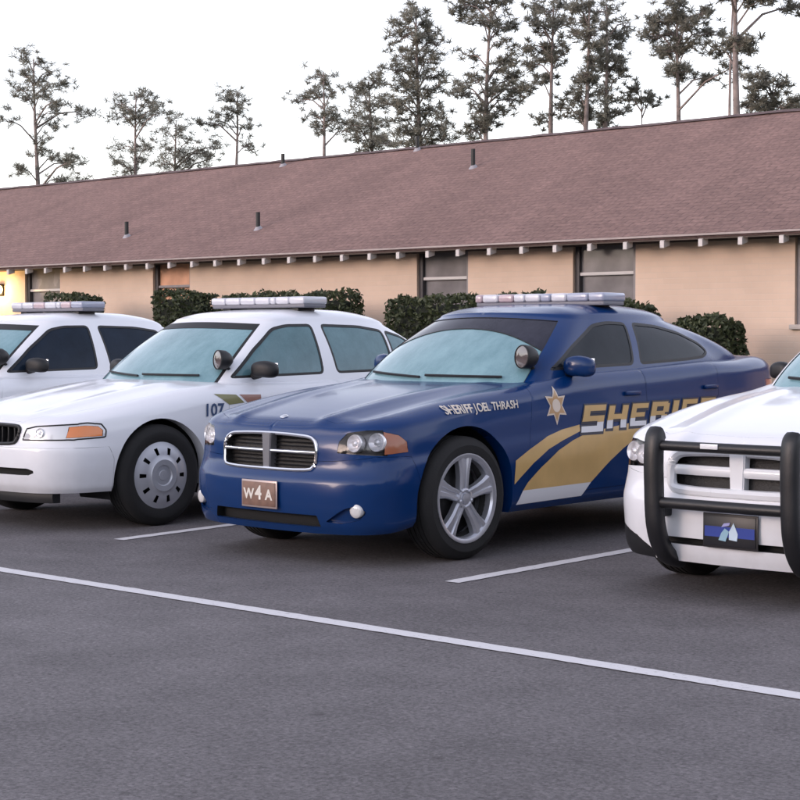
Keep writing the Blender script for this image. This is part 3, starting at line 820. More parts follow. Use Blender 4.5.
# block capitals, each one a film of its own with a dark outline behind it
STROKES = {'S': [(0, 1, .78, 1), (0, .30, .5, .78), (0, 1, .40, .60), (.70, 1, .2, .45), (0, 1, 0, .22)],
           'H': [(0, .3, 0, 1), (.7, 1, 0, 1), (.3, .7, .40, .62)], 'E': [(0, .3, 0, 1), (.3, 1, .79, 1), (.3, .85, .40, .60), (.3, 1, 0, .21)],
           'R': [(0, .3, 0, 1), (.3, .9, .79, 1), (.68, 1, .52, .92), (.3, .8, .40, .58), (.62, .95, 0, .42)], 'I': [(0, 1, 0, 1)],
           'F': [(0, .3, 0, 1), (.3, 1, .79, 1), (.3, .85, .40, .60)]}
def letter(ch, y0, z0, w, h, shear=.34):
    for grow, m, off, nm in ((.011, NAVY_V, .0035, 'letter_outline'), (0, None, .0055, 'letter')):
        for lo, hi, mm in (((0, 1, m),) if m else ((0, .36, WHITE_V), (.36, 1, GOLD))):
            b = bmesh.new()
            for a0, a1, b0, b1 in STROKES[ch]:
                b0, b1 = max(b0, lo), min(b1, hi)
                if b1 <= b0: continue
                ga, gb = grow/w, grow/h; A0, A1, B0, B1 = a0-ga, a1+ga, b0-gb*1.6, b1+gb
                nx, nz = 3, 3; G = []
                for j in range(nz+1):
                    row = []
                    for i in range(nx+1):
                        bb = B0+(B1-B0)*j/nz; aa = A0+(A1-A0)*i/nx
                        q = project_x(BBVH, [(y0+aa*w+bb*h*shear, z0+bb*h)], off)[0]; row.append(b.verts.new(q))
                    G.append(row)
                for j in range(nz):
                    for i in range(nx): b.faces.new((G[j][i], G[j][i+1], G[j+1][i+1], G[j+1][i]))
            if b.verts: obj(nm, b, mm, BL, angle=180)
yy = 1.985
for ch, w, h, z in (('S', .235, .175, .722), ('H', .215, .150, .737), ('E', .185, .150, .743), ('R', .20, .150, .748), ('I', .065, .150, .752), ('F', .175, .150, .756), ('F', .175, .150, .760)):
    letter(ch, yy, z, w, h); yy += w+.045
# front plate
def front_plate(root, bvh, z, w, h, base, rim, name):
    p, n = front_pt(bvh, 0, z, .014); pl = empty(name, p, 0, root)
    b = bmesh.new(); box(b, (0, 0, 0), (w, .008, h), .003); obj('backing', b, rim, pl)
    b = bmesh.new(); box(b, (0, -.006, 0), (w-.02, .006, h-.022), .002); obj('face', b, base, pl); return pl
pl = front_plate(BL, BBVH, .405, .31, .165, mat('plate_brown', (.20, .115, .085), .5, var=.25, vscale=18), mat('plate_frame', (.45, .36, .34), .35, metal=.4), 'licence_plate')
MX = lambda x, z, y=-.0105: Matrix.Translation((x, y, z)) @ Matrix.Rotation(math.pi/2, 4, 'X')
PLV = mat('plate_figures', (.70, .66, .60), .45)
text_obj('W', .085, MX(-.085, -.004), 'figure', PLV, pl, offset=.003); text_obj('4', .115, MX(0, .004), 'figure', PLV, pl, offset=.003); text_obj('A', .085, MX(.09, -.004), 'figure', PLV, pl, offset=.003)

WC, WREF, WBVH = make_charger('patrol_car', (-4.419, 7.363, 0), -.006, True, 'white patrol sedan with black push bar, cut off by the right edge')
# ram bar
pb = empty('push_bar', (0, 0, 0), 0, WC)
for s in (1, -1):
    b = bmesh.new(); n = 18; P = []
    prof = [(-.10, .86), (-.135, .845), (-.15, .80), (-.155, .70), (-.15, .58), (-.145, .48), (-.13, .38), (-.09, .29), (-.02, .22), (.10, .185)]
    pr = catmull([(a, c) for a, c in prof], 4)
    for i, (yv, zv) in enumerate(pr[2:-1]):
        P.append((yv, zv))
    A = []
    for i, (yv, zv) in enumerate(P):
        t = Vector((P[min(i+1, len(P)-1)][0]-P[max(i-1, 0)][0], P[min(i+1, len(P)-1)][1]-P[max(i-1, 0)][1])).normalized(); nn = Vector((-t.y, t.x))
        if nn.x > 0: nn = -nn
        ring = []
        for k in range(12):
            a = 2*math.pi*k/12; u = math.copysign(abs(math.cos(a))**.6, math.cos(a))*.046; w = math.copysign(abs(math.sin(a))**.6, math.sin(a))*.042
            ring.append(b.verts.new((s*.39+u, yv+nn.x*w+.04, zv+nn.y*w)))
        A.append(ring)
    for i in range(len(A)-1):
        for k in range(12): b.faces.new((A[i][k], A[i][(k+1)%12], A[i+1][(k+1)%12], A[i+1][k]))
    b.faces.new(A[0][::-1]); b.faces.new(A[-1]); fixn(b); obj('upright', b, mat('push_bar_black', (.010, .010, .012), .42, var=.2, bump=.1, bscale=120), pb, angle=60)
PBM = MATS['push_bar_black']
for z, r in ((.795, .026), (.505, .028)):
    b = bmesh.new(); tube(b, [(-.39, -.10, z), (-.2, -.107, z), (0, -.11, z), (.2, -.107, z), (.39, -.10, z)], r, 12); obj('cross_tube', b, PBM, pb)
b = bmesh.new(); box(b, (-.05, -.138, .803), (.10, .006, .026), .002); obj('name_plate', b, WHITE_V, pb)
for s in (1, -1):
    b = bmesh.new(); box(b, (s*.39, .02, .46), (.05, .18, .07), .01); obj('bracket', b, PBM, pb)
b = bmesh.new()
pl = front_plate(WC, WBVH, .375, .315, .175, mat('plate_black', (.012, .012, .016), .4), mat('plate_frame_black', (.02, .018, .02), .4), 'licence_plate')
b = bmesh.new(); box(b, (0, -.0105, -.004), (.285, .003, .052), 0); obj('blue_band', b, mat('plate_blue', (.008, .035, .26), .4), pl)
for poly, c in (([(-.06, -.045), (-.02, -.05), (.0, .0), (-.025, .015), (-.045, -.01)], (.25, .42, .52)), ([(.0, -.04), (.045, -.045), (.05, -.01), (.025, .045), (.012, .02), (.0, .0)], (.50, .62, .72)), ([(-.045, .02), (.0, .03), (.005, .045), (-.03, .04)], (.34, .34, .62))):
    b = bmesh.new(); prism(b, poly, 1, -.0145, -.012); fixn(b); obj('emblem', b, mat('emblem_%.2f' % c[0], c, .4), pl, smooth=False)
light_bar(WC, 2.78, 1.565, .585, [(LB_RED, .2), (LB_CLEAR, .6), (LB_BLUE, .2)])

# ------------------------------------------------------------------ the two white full-size sedans
CV = dict(outline=[(0, 0), (.35, .012), (.58, .05), (.73, .12), (.83, .24), (.89, .42), (.925, .72), (.938, 1.2), (.935, 2.2), (.94, 3.2), (.935, 4.0), (.91, 4.6), (.84, 4.93), (.62, 5.06), (0, 5.09)],
    zb=[(0, .265), (.5, .27), (1.4, .275), (3.6, .29), (5.09, .34)],
    zs=[(0, .718), (.2, .728), (.5, .755), (.95, .79), (1.5, .855), (2.0, .88), (3.0, .885), (4.0, .89), (5.09, .86)],
    side=[(0, .045), (.08, .022), (.2, .012), (.4, .0), (.55, -.002), (.7, .004), (.85, .012), (1, .025)],
    front=[(.26, .05), (.33, .015), (.45, 0), (.58, .005), (.612, .03), (.70, .045), (.76, .07)],
    rear=[(.3, .03), (.45, 0), (.60, 0), (.66, .03), (.9, .05)],
    top=[(0, .755), (.1, .782), (.3, .822), (.6, .885), (1.0, .955), (1.4, 1.012), (1.6, 1.025), (2, 1.012), (3, 1.02), (4.0, 1.03), (4.6, 1.03), (5.09, .97)],
    crown=[(0, .01), (.6, .055), (1.4, .05), (2, .02), (4, .02), (4.6, .04), (5.09, .04)],
    roll=[(0, .12), (.6, .17), (1.5, .16), (2.2, .13), (4, .14), (5.09, .14)], feat=[lambda x, y: .010*np.exp(-((np.abs(x)-.42)/.08)**2)*np.clip((1.6-y)/.3, 0, 1)*np.clip((y-.1)/.2, 0, 1)])
CVG = dict(b=dict(yf=1.42, yr=4.46, hw=.795, bf=.27, br=.2, tr=.92), t=dict(yf=2.12, yr=3.74, hw=.60, bf=.18, br=.12, tr=.93), zb=.99,
    ztop=[(2.1, 1.490), (2.3, 1.502), (2.6, 1.508), (3.1, 1.508), (3.45, 1.490), (3.74, 1.445)], roof=[(2.1, 1.495), (2.2, 1.512), (2.42, 1.545), (2.85, 1.572), (3.2, 1.566), (3.5, 1.535), (3.78, 1.475)], roof_crown=.012, rr=.28, drop=.034, bulge_r=.07,
    bulge_f=.04, bulge_s=.03, ws_w=.96, frit=True)

def make_crown(name, loc, rz, m_side, label, ws=DEW, number=False):
    P = WHITE_P; root = empty(name, loc, rz); tag(root, label, 'car')
    sh, T = lower_shell(CV); ref = sh.copy(); bvh = BVHTree.FromBMesh(ref)
    WY, RY, WR = .945, 3.71, .361
    front = lambda f: f.normal.y < -.12 and f.calc_center_median().y < .6
    for y in (WY, RY): cut_arch(sh, y, .36, .405)
    G = [(-.42, .598), (.42, .598), (.45, .64), (.47, .705), (.43, .733), (-.43, .733), (-.47, .705), (-.45, .64)]
    gr = recess(sh, G, 1, front, .05, 'grille', mat('grille_mesh', (.02, .019, .019), .5), root)
    b = bmesh.new(); ring = smooth_poly(G, 2); tube(b, [front_pt(bvh, x, z, .004)[0] for x, z in ring+[ring[0]]], .014, 8); obj('surround', b, BLACK, gr)
    for x in np.linspace(-.4, .4, 13):
        b = bmesh.new(); y0 = front_pt(bvh, x, .655, -.012)[0].y; box(b, (x, y0+.02, .666), (.01, .04, .128), .002); obj('slat', b, BLACK, gr)
    for s in (1, -1):
        am = [(.215, .650), (.455, .660), (.463, .70), (.43, .728), (.34, .735), (.24, .726)]
        fs = knife(sh, am, 0, lambda f: f.calc_center_median().x*s > .6 and f.calc_center_median().y < .62)
        hl = empty('headlight', (0, 0, 0), 0, root)
        panel(sh, fs, 'amber_lens', AMBER, hl, .004, .01)
        ot = [(.20, .638), (.475, .652), (.485, .70), (.455, .742), (.36, .752), (.20, .74)]
        fs = knife(sh, ot, 0, lambda f: f.calc_center_median().x*s > .6 and f.calc_center_median().y < .62)
        H = [(.50, .634), (.79, .638), (.83, .638), (.83, .745), (.79, .742), (.60, .728), (.525, .71)]
        if s < 0: H = mirx(H)
        fs2 = knife(sh, H, 1, lambda f: f.normal.y < -.1 and f.calc_center_median().y < .30 and f.calc_center_median().z > .5)
        allf = list({f for f in fs if f.is_valid} | {f for f in fs2 if f.is_valid})
        nb = split_off(sh, allf); 
        tb = bmesh.new(); tube(tb, edge_loop(nb), .0055, 6, cap=False); obj('gasket', tb, BLACK, hl, angle=60)
        obj('lens', nb, LENS, hl, angle=60)
        round_lamp(hl, bvh, s*.64, .683, .034, LAMP, name='bulb', tilt=.6, out=.001)
    recess(sh, [(-.62, .395), (.58, .395), (.62, .41), (.62, .425), (.58, .438), (-.58, .438), (-.62, .42)], 1, front, .05, 'lower_intake', DARK, root)
    hood = [(-.46, .10), (0, .085), (.46, .10), (.60, .25), (.70, .6), (.75, 1.1), (.765, 1.62), (.5, 1.51), (0, 1.45), (-.5, 1.51), (-.765, 1.62), (-.75, 1.1), (-.70, .6), (-.60, .25)]
    panel(sh, knife(sh, hood, 2, lambda f: f.normal.z > .3 and f.calc_center_median().z > .6), 'hood', P, root, .0025, .014)
    for poly in ([(1.55, .36), (2.73, .365), (2.775, .6), (2.785, 1.4), (1.68, 1.4), (1.58, .85), (1.54, .6)], [(2.735, .365), (3.24, .37), (3.34, .52), (3.50, .70), (3.74, .85), (3.78, 1.4), (2.79, 1.4), (2.78, .6)]):
        fs = knife(sh, poly, 0, lambda f: abs(f.calc_center_median().x) > .66)
        for s in (1, -1):
            d = panel(sh, [f for f in fs if f.is_valid and f.calc_center_median().x*s > 0], 'door', P, root, .0025, .014)
            handle(d, bvh, 2.6 if poly[0][0] < 2 else 3.58, .86, P, s); fs = [f for f in fs if f.is_valid]
    bp = [(-.2, .1), (.535, .1), (.535, .5), (.50, .585), (-.2, .580)]
    panel(sh, knife(sh, bp, 0, lambda f: f.calc_center_median().y < .85), 'front_bumper', P, root, .0022, .012)
    fs = knife(sh, [(5.3, .1), (4.5, .1), (4.5, .55), (4.6, .62), (5.3, .62)], 0, lambda f: f.calc_center_median().y > 4.2)
    panel(sh, fs, 'rear_bumper', P, root, .002, .012)
    for s in (1, -1):
        tl = [(.42, .66), (.93, .66), (.93, .83), (.45, .83)]
        if s < 0: tl = mirx(tl)
        panel(sh, knife(sh, tl, 1, lambda f: f.normal.y > .15 and f.calc_center_median().y > 4.5), 'tail_light', mat('red_lens', (.35, .01, .01), .15, coat=1), root, .003, .012)
    obj('body', sh, P, root, angle=60)
    b = bmesh.new(); pts = [front_pt(bvh, x, .30, -.04)[0] for x in np.linspace(-.70, .70, 15)]
    bar(b, [Vector((p.x, p.y, .245)) for p in pts], .045, .06); fixn(b); obj('air_dam', b, BLACK, root)
    gh = greenhouse(CVG); gb = BVHTree.FromBMesh(gh)
    cabin(root, gh, CVG, [([(1.72, 1.03), (2.68, 1.05), (2.69, 1.447), (2.42, 1.443), (2.26, 1.415), (2.0, 1.25)], m_side),
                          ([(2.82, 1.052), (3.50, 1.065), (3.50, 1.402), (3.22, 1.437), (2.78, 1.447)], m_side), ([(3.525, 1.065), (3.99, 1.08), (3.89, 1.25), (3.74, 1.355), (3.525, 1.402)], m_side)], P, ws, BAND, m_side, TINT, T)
    for s in (1, -1): side_mirror(root, s*.90, 1.95, 1.10, BLACK, (.21, .12, .125))
    spotlight(root, (.70, 1.70, 1.17), .075)
    wipers(root, gb, [((-.56, 0, 1.070), (-.02, 0, 1.045)), ((.02, 0, 1.057), (.56, 0, 1.055))])
    wheel_well(root, WY, .36, .405, .91, DARK); wheel_well(root, RY, .36, .405, .91, DARK)
    underbody(root, .93, .3, 4.8, .26, None)
    for s in (1, -1):
        make_wheel(root, s*.81, WY, WR, .245, .225, 'cover'); make_wheel(root, s*.815, RY, WR, .245, .225, 'cover')
    light_bar(root, 2.80, 1.58, .57, [(LB_CLEAR, .16), (LB_CLEAR, .16), (LB_RED if not number else LB_CLEAR, .16), (LB_CLEAR, .16), (LB_CLEAR, .06), (LB_CLEAR if number else LB_RED, .14), (LB_BLUE if not number else LB_CLEAR, .16)])
    if number:
        text_side(bvh, '107', .125, 1.42, .805, 'fleet_number', mat('navy_figures', (.03, .06, .14), .4), root, offset=.003, shear=.15)
        decal(ref, [(1.457, .954-.03), (1.582, .863-.02), (1.73, .875-.02), (1.66, .945-.03)], 'olive_stripe', OLIVE_V, root)
        decal(ref, [(1.69, .945-.03), (1.76, .875-.02), (1.90, .90-.02), (1.90, .93-.02)], 'brown_stripe', BROWN_V, root)
    ref.free(); return root
make_crown('patrol_car', (-10.245, 6.854, 0), -.0214, TEAL, 'white patrol sedan with steel wheel covers, parked directly left of the blue sedan', number=True)
make_crown('patrol_car', (-13.1, 6.85, 0), -.02, TINT2, 'far left white patrol sedan, nose outside the frame, with dark side windows')

# ------------------------------------------------------------------ ground and markings
def asphalt():
    m = bpy.data.materials.new('asphalt'); m.use_nodes = True; nt = m.node_tree; b = nt.nodes['Principled BSDF']; L = nt.links
    tc = nt.nodes.new('ShaderNodeTexCoord')
    def noise(s, d=5, r=.6):
        n = nt.nodes.new('ShaderNodeTexNoise'); n.inputs['Scale'].default_value = s; n.inputs['Detail'].default_value = d; n.inputs['Roughness'].default_value = r
        L.new(tc.outputs['Object'], n.inputs['Vector']); return n
    big = noise(.35, 6); mid = noise(2.2, 7, .65); fine = noise(48, 5, .8); 
    vo = nt.nodes.new('ShaderNodeTexVoronoi'); vo.inputs['Scale'].default_value = 95; L.new(tc.outputs['Object'], vo.inputs['Vector'])
    r1 = nt.nodes.new('ShaderNodeValToRGB'); L.new(big.outputs[0], r1.inputs[0])
    r1.color_ramp.elements[0].position = .32; r1.color_ramp.elements[0].color = (.124, .114, .119, 1)
    r1.color_ramp.elements[1].position = .68; r1.color_ramp.elements[1].color = (.162, .150, .156, 1)
    r2 = nt.nodes.new('ShaderNodeMapRange'); r2.inputs[1].default_value = .3; r2.inputs[2].default_value = .7; r2.inputs[3].default_value = .80; r2.inputs[4].default_value = 1.18; L.new(mid.outputs[0], r2.inputs[0])
    r3 = nt.nodes.new('ShaderNodeMapRange'); r3.inputs[1].default_value = .28; r3.inputs[2].default_value = .75; r3.inputs[3].default_value = .42; r3.inputs[4].default_value = 1.62; L.new(fine.outputs[0], r3.inputs[0])
    r4 = nt.nodes.new('ShaderNodeMapRange'); r4.inputs[1].default_value = 0; r4.inputs[2].default_value = 1; r4.inputs[3].default_value = .75; r4.inputs[4].default_value = 1.3; L.new(vo.outputs['Color'], r4.inputs[0])
    mu = nt.nodes.new('ShaderNodeMath'); mu.operation = 'MULTIPLY'; L.new(r2.outputs[0], mu.inputs[0]); L.new(r3.outputs[0], mu.inputs[1])
    mu2 = nt.nodes.new('ShaderNodeMath'); mu2.operation = 'MULTIPLY'; L.new(mu.outputs[0], mu2.inputs[0]); L.new(r4.outputs[0], mu2.inputs[1])
    # paving lane joints and drips
    sp = nt.nodes.new('ShaderNodeTexNoise'); sp.inputs['Scale'].default_value = 5.5; sp.inputs['Detail'].default_value = 2; L.new(tc.outputs['Object'], sp.inputs['Vector'])
    st = nt.nodes.new('ShaderNodeMapRange'); st.inputs[1].default_value = .70; st.inputs[2].default_value = .78; st.inputs[3].default_value = 1; st.inputs[4].default_value = .62; L.new(sp.outputs[0], st.inputs[0])
    mu3 = nt.nodes.new('ShaderNodeMath'); mu3.operation = 'MULTIPLY'; L.new(mu2.outputs[0], mu3.inputs[0]); L.new(st.outputs[0], mu3.inputs[1])
    mx = nt.nodes.new('ShaderNodeMix'); mx.data_type = 'RGBA'; mx.blend_type = 'MULTIPLY'; mx.inputs[0].default_value = 1
    L.new(r1.outputs[0], mx.inputs[6]); L.new(mu3.outputs[0], mx.inputs[7]); L.new(mx.outputs[2], b.inputs['Base Color'])
    bp = nt.nodes.new('ShaderNodeBump'); bp.inputs['Strength'].default_value = .5; bp.inputs['Distance'].default_value = .006
    L.new(mu.outputs[0], bp.inputs['Height']); L.new(bp.outputs[0], b.inputs['Normal'])
    b.inputs['Roughness'].default_value = .82; b.inputs['Specular IOR Level'].default_value = .35
    return m
def line_paint():
    m = bpy.data.materials.new('line_paint'); m.use_nodes = True; nt = m.node_tree; b = nt.nodes['Principled BSDF']; L = nt.links
    tc = nt.nodes.new('ShaderNodeTexCoord'); n = nt.nodes.new('ShaderNodeTexNoise'); n.inputs['Scale'].default_value = 38; n.inputs['Detail'].default_value = 7; n.inputs['Roughness'].default_value = .7
    L.new(tc.outputs['Object'], n.inputs['Vector'])
    r = nt.nodes.new('ShaderNodeValToRGB'); L.new(n.outputs[0], r.inputs[0])
    r.color_ramp.elements[0].position = .26; r.color_ramp.elements[0].color = (.22, .21, .215, 1); r.color_ramp.elements[1].position = .42; r.color_ramp.elements[1].color = (.66, .645, .66, 1)
    L.new(r.outputs[0], b.inputs['Base Color']); b.inputs['Roughness'].default_value = .7
    return m
def soil(name, c0, c1, sc=6):
    m = bpy.data.materials.new(name); m.use_nodes = True; nt = m.node_tree; b = nt.nodes['Principled BSDF']; L = nt.links
    tc = nt.nodes.new('ShaderNodeTexCoord'); n = nt.nodes.new('ShaderNodeTexNoise'); n.inputs['Scale'].default_value = sc; n.inputs['Detail'].default_value = 9; n.inputs['Roughness'].default_value = .7
    L.new(tc.outputs['Object'], n.inputs['Vector']); r = nt.nodes.new('ShaderNodeValToRGB'); L.new(n.outputs[0], r.inputs[0])
    r.color_ramp.elements[0].position = .35; r.color_ramp.elements[0].color = (*c0, 1); r.color_ramp.elements[1].position = .65; r.color_ramp.elements[1].color = (*c1, 1)
    L.new(r.outputs[0], b.inputs['Base Color']); b.inputs['Roughness'].default_value = .95
    bp = nt.nodes.new('ShaderNodeBump'); bp.inputs['Strength'].default_value = .6; bp.inputs['Distance'].default_value = .03; L.new(n.outputs[0], bp.inputs['Height']); L.new(bp.outputs[0], b.inputs['Normal'])
    return m
def sheet(name, x0, x1, y0, y1, z, m, nx=1, ny=1):
    b = bmesh.new(); V = [[b.verts.new((x0+(x1-x0)*i/nx, y0+(y1-y0)*j/ny, z)) for i in range(nx+1)] for j in range(ny+1)]
    for j in range(ny):
        for i in range(nx): b.faces.new((V[j][i], V[j][i+1], V[j+1][i+1], V[j+1][i]))
    return tag(obj(name, b, m, smooth=False), kind='structure')
sheet('ground', -900, 900, -900, 900, -.02, soil('grass_ground', (.035, .045, .018), (.075, .08, .035), 3))
sheet('parking_lot', -60, 40, -40, 12.9, 0.0, asphalt())
sheet('lawn', -60, 40, 13.05, 40, .10, soil('lawn_grass', (.03, .045, .016), (.07, .085, .03), 9))
b = bmesh.new(); box(b, (-10, 12.975, .045), (100, .15, .17), .02); tag(obj('kerb', b, mat('kerb_concrete', (.34, .32, .30), .85, var=.15, bump=.3)), kind='structure')
LP = line_paint()
def stripe(name, p, q, w, z=.004):
    p, q = Vector((*p, z)), Vector((*q, z)); d = (q-p); n = max(int(d.length/.05), 2); d.normalize(); s = Vector((-d.y, d.x, 0)); b = bmesh.new(); A = []
    for i in range(n+1):
        c = p.lerp(q, i/n); j = [random.uniform(-.004, .004) for _ in range(2)]
        A.append((b.verts.new(c+s*(w/2+j[0])), b.verts.new(c-s*(w/2+j[1]))))
    for i in range(n): b.faces.new((A[i][0], A[i][1], A[i+1][1], A[i+1][0]))
    fixn(b); o = obj(name, b, LP, smooth=False)
    return tag(o, kind='structure')
stripe('painted_line', (-40, 5.68), (25, 5.68), .105)
for x, k in ((-17.6, .05), (-14.75, .05), (-11.8, .06), (-8.87, .10), (-5.98, .035), (-2.95, .03), (.1, .02)):
    stripe('stall_line', (x, 7.04), (x-k*5.5, 12.5), .10)

# ------------------------------------------------------------------ the long brick building
def wall_mat():
    m = bpy.data.materials.new('tan_brick'); m.use_nodes = True; nt = m.node_tree; b = nt.nodes['Principled BSDF']; L = nt.links
    tc = nt.nodes.new('ShaderNodeTexCoord'); mp = nt.nodes.new('ShaderNodeMapping'); mp.inputs['Rotation'].default_value = (R(90), 0, 0); L.new(tc.outputs['Object'], mp.inputs[0])
    br = nt.nodes.new('ShaderNodeTexBrick'); br.inputs['Scale'].default_value = 1; br.inputs['Brick Width'].default_value = .2; br.inputs['Row Height'].default_value = .075; br.inputs['Mortar Size'].default_value = .006
    br.inputs['Color1'].default_value = (.62, .465, .365, 1); br.inputs['Color2'].default_value = (.64, .48, .38, 1); br.inputs['Mortar'].default_value = (.61, .47, .38, 1)
    L.new(mp.outputs[0], br.inputs['Vector'])
    n = nt.nodes.new('ShaderNodeTexNoise'); n.inputs['Scale'].default_value = 1.2; n.inputs['Detail'].default_value = 7; L.new(tc.outputs['Object'], n.inputs['Vector'])
    r = nt.nodes.new('ShaderNodeMapRange'); r.inputs[1].default_value = .3; r.inputs[2].default_value = .7; r.inputs[3].default_value = .9; r.inputs[4].default_value = 1.08; L.new(n.outputs[0], r.inputs[0])
    mx = nt.nodes.new('ShaderNodeMix'); mx.data_type = 'RGBA'; mx.blend_type = 'MULTIPLY'; mx.inputs[0].default_value = 1; L.new(br.outputs[0], mx.inputs[6]); L.new(r.outputs[0], mx.inputs[7])
    L.new(mx.outputs[2], b.inputs['Base Color']); b.inputs['Roughness'].default_value = .85
    bp = nt.nodes.new('ShaderNodeBump'); bp.inputs['Strength'].default_value = .4; bp.inputs['Distance'].default_value = .006; L.new(br.outputs['Fac'], bp.inputs['Height']); bp.invert = True; L.new(bp.outputs[0], b.inputs['Normal'])
    return m
def shingle_mat():
    m = bpy.data.materials.new('brown_shingles'); m.use_nodes = True; nt = m.node_tree; b = nt.nodes['Principled BSDF']; L = nt.links
    tc = nt.nodes.new('ShaderNodeTexCoord')
    br = nt.nodes.new('ShaderNodeTexBrick'); br.inputs['Scale'].default_value = 1; br.inputs['Brick Width'].default_value = .305; br.inputs['Row Height'].default_value = .135; br.inputs['Mortar Size'].default_value = .008; br.inputs['Mortar Smooth'].default_value = .6
    br.inputs['Color1'].default_value = (.200, .126, .112, 1); br.inputs['Color2'].default_value = (.235, .148, .130, 1); br.inputs['Mortar'].default_value = (.125, .08, .08, 1); br.inputs['Bias'].default_value = -.1
    L.new(tc.outputs['Object'], br.inputs['Vector'])
    n = nt.nodes.new('ShaderNodeTexNoise'); n.inputs['Scale'].default_value = .8; n.inputs['Detail'].default_value = 8; n.inputs['Roughness'].default_value = .65; mp = nt.nodes.new('ShaderNodeMapping'); mp.inputs['Scale'].default_value = (1, .35, 1)
    L.new(tc.outputs['Object'], mp.inputs[0]); L.new(mp.outputs[0], n.inputs['Vector'])
    r = nt.nodes.new('ShaderNodeMapRange'); r.inputs[1].default_value = .3; r.inputs[2].default_value = .7; r.inputs[3].default_value = .82; r.inputs[4].default_value = 1.15; L.new(n.outputs[0], r.inputs[0])
    g = nt.nodes.new('ShaderNodeTexNoise'); g.inputs['Scale'].default_value = 16; g.inputs['Detail'].default_value = 3; L.new(tc.outputs['Object'], g.inputs['Vector'])
    r2 = nt.nodes.new('ShaderNodeMapRange'); r2.inputs[1].default_value = .3; r2.inputs[2].default_value = .7; r2.inputs[3].default_value = .78; r2.inputs[4].default_value = 1.22; L.new(g.outputs[0], r2.inputs[0])
    mm = nt.nodes.new('ShaderNodeMath'); mm.operation = 'MULTIPLY'; L.new(r.outputs[0], mm.inputs[0]); L.new(r2.outputs[0], mm.inputs[1])
    mx = nt.nodes.new('ShaderNodeMix'); mx.data_type = 'RGBA'; mx.blend_type = 'MULTIPLY'; mx.inputs[0].default_value = 1; L.new(br.outputs[0], mx.inputs[6]); L.new(mm.outputs[0], mx.inputs[7])
    L.new(mx.outputs[2], b.inputs['Base Color']); b.inputs['Roughness'].default_value = .9; b.inputs['Specular IOR Level'].default_value = .3
    bp = nt.nodes.new('ShaderNodeBump'); bp.inputs['Strength'].default_value = .6; bp.inputs['Distance'].default_value = .012; bp.invert = True; L.new(br.outputs['Fac'], bp.inputs['Height']); L.new(bp.outputs[0], b.inputs['Normal'])
    return m
BX0, BX1, EY, EZ, RYY, RZ, WYY = -37.0, 3.0, 18.2, 2.60, 23.15, 4.74, 18.75
bl = empty('brick_building', ((BX0+BX1)/2, WYY, 0)); tag(bl, 'long low tan brick building with brown shingle roof behind the cars', 'building')
BO = Vector(bl.location)
def bpart(name, bm, m, parent=bl, smooth=False, angle=35):
    o = obj(name, bm, m, parent, smooth=smooth, angle=angle)
    if parent is bl: o.location = -BO
    return o
WINS = [(-34.2, -33.1), (-30.2, -29.1), (-26.33, -25.26), (-22.64, -21.68), (-16.60, -15.62), (-13.76, -12.74), (-10.39, -9.35), (-6.4, -5.3), (-2.2, -1.1)]
SILL, HEAD = 1.47, 2.66
b = bmesh.new()
xs = [BX0+.3]+[v for w in WINS for v in w]+[BX1-.3]
prism(b, [(BX0+.3, WYY), (BX1-.3, WYY), (BX1-.3, 27.55), (BX0+.3, 27.55)], 2, 0, SILL)
for i in range(0, len(xs), 2):
    x0, x1 = xs[i], xs[i+1]; prism(b, [(x0, WYY), (x1, WYY), (x1, WYY+.22), (x0, WYY+.22)], 2, SILL, HEAD)
for x in (BX0+.3, BX1-.52):
    prism(b, [(WYY+.22, SILL), (27.55, SILL), (27.55, HEAD), (23.15, RZ-.2), (WYY+.22, HEAD+.1)], 0, x, x+.22)
prism(b, [(BX0+.52, 27.33), (BX1-.52, 27.33), (BX1-.52, 27.55), (BX0+.52, 27.55)], 2, SILL, HEAD)
fixn(b); bpart('wall', b, wall_mat())
b = bmesh.new(); box(b, ((BX0+BX1)/2, WYY-.02, 2.63), (BX1-BX0-.6, .036, .14)); bpart('eave_shadow_strip', b, mat('eave_shadow_brown', (.13, .095, .085), .8, var=.2))  # dark strip added at the wall top, eave shadow put into its colour
b = bmesh.new(); prism(b, [(EY+.03, EZ-.045), (WYY-.04, EZ+.175), (WYY-.04, EZ+.19), (EY+.03, EZ-.03)], 0, BX0+.05, BX1-.05); fixn(b); bpart('soffit', b, mat('soffit_brown', (.10, .075, .065), .85))
# roof slopes
SH = shingle_mat(); L_ = math.hypot(RYY-EY, RZ-EZ); ang = math.atan2(RZ-EZ, RYY-EY)
for sgn in (1, -1):
    b = bmesh.new(); box(b, (0, L_/2, -.03), (BX1-BX0, L_, .06))
    o = obj('roof_slope', b, SH, bl, smooth=False)
    o.location = Vector(((BX0+BX1)/2, EY if sgn > 0 else 2*RYY-EY, EZ+.03))-BO
    o.rotation_euler = (ang, 0, 0 if sgn > 0 else math.pi)
b = bmesh.new(); n = 130; A = []
for i in range(n+1):
    x = BX0+(BX1-BX0)*i/n; dz = random.uniform(-.006, .008)
    A.append([b.verts.new((x, RYY+dy, RZ+.045+z+dz)) for dy, z in ((-.14, -.055), (-.06, -.018), (0, 0), (.06, -.018), (.14, -.055))])
for i in range(n):
    for j in range(4): b.faces.new((A[i][j], A[i+1][j], A[i+1][j+1], A[i][j+1]))
fixn(b); bpart('ridge_cap', b, mat('ridge_shingle', (.11, .075, .075), .9, var=.3, vscale=9))
b = bmesh.new(); box(b, ((BX0+BX1)/2, EY-.012, EZ+.012), (BX1-BX0, .018, .026)); bpart('drip_edge', b, mat('drip_edge_metal', (.33, .27, .26), .6, var=.15))
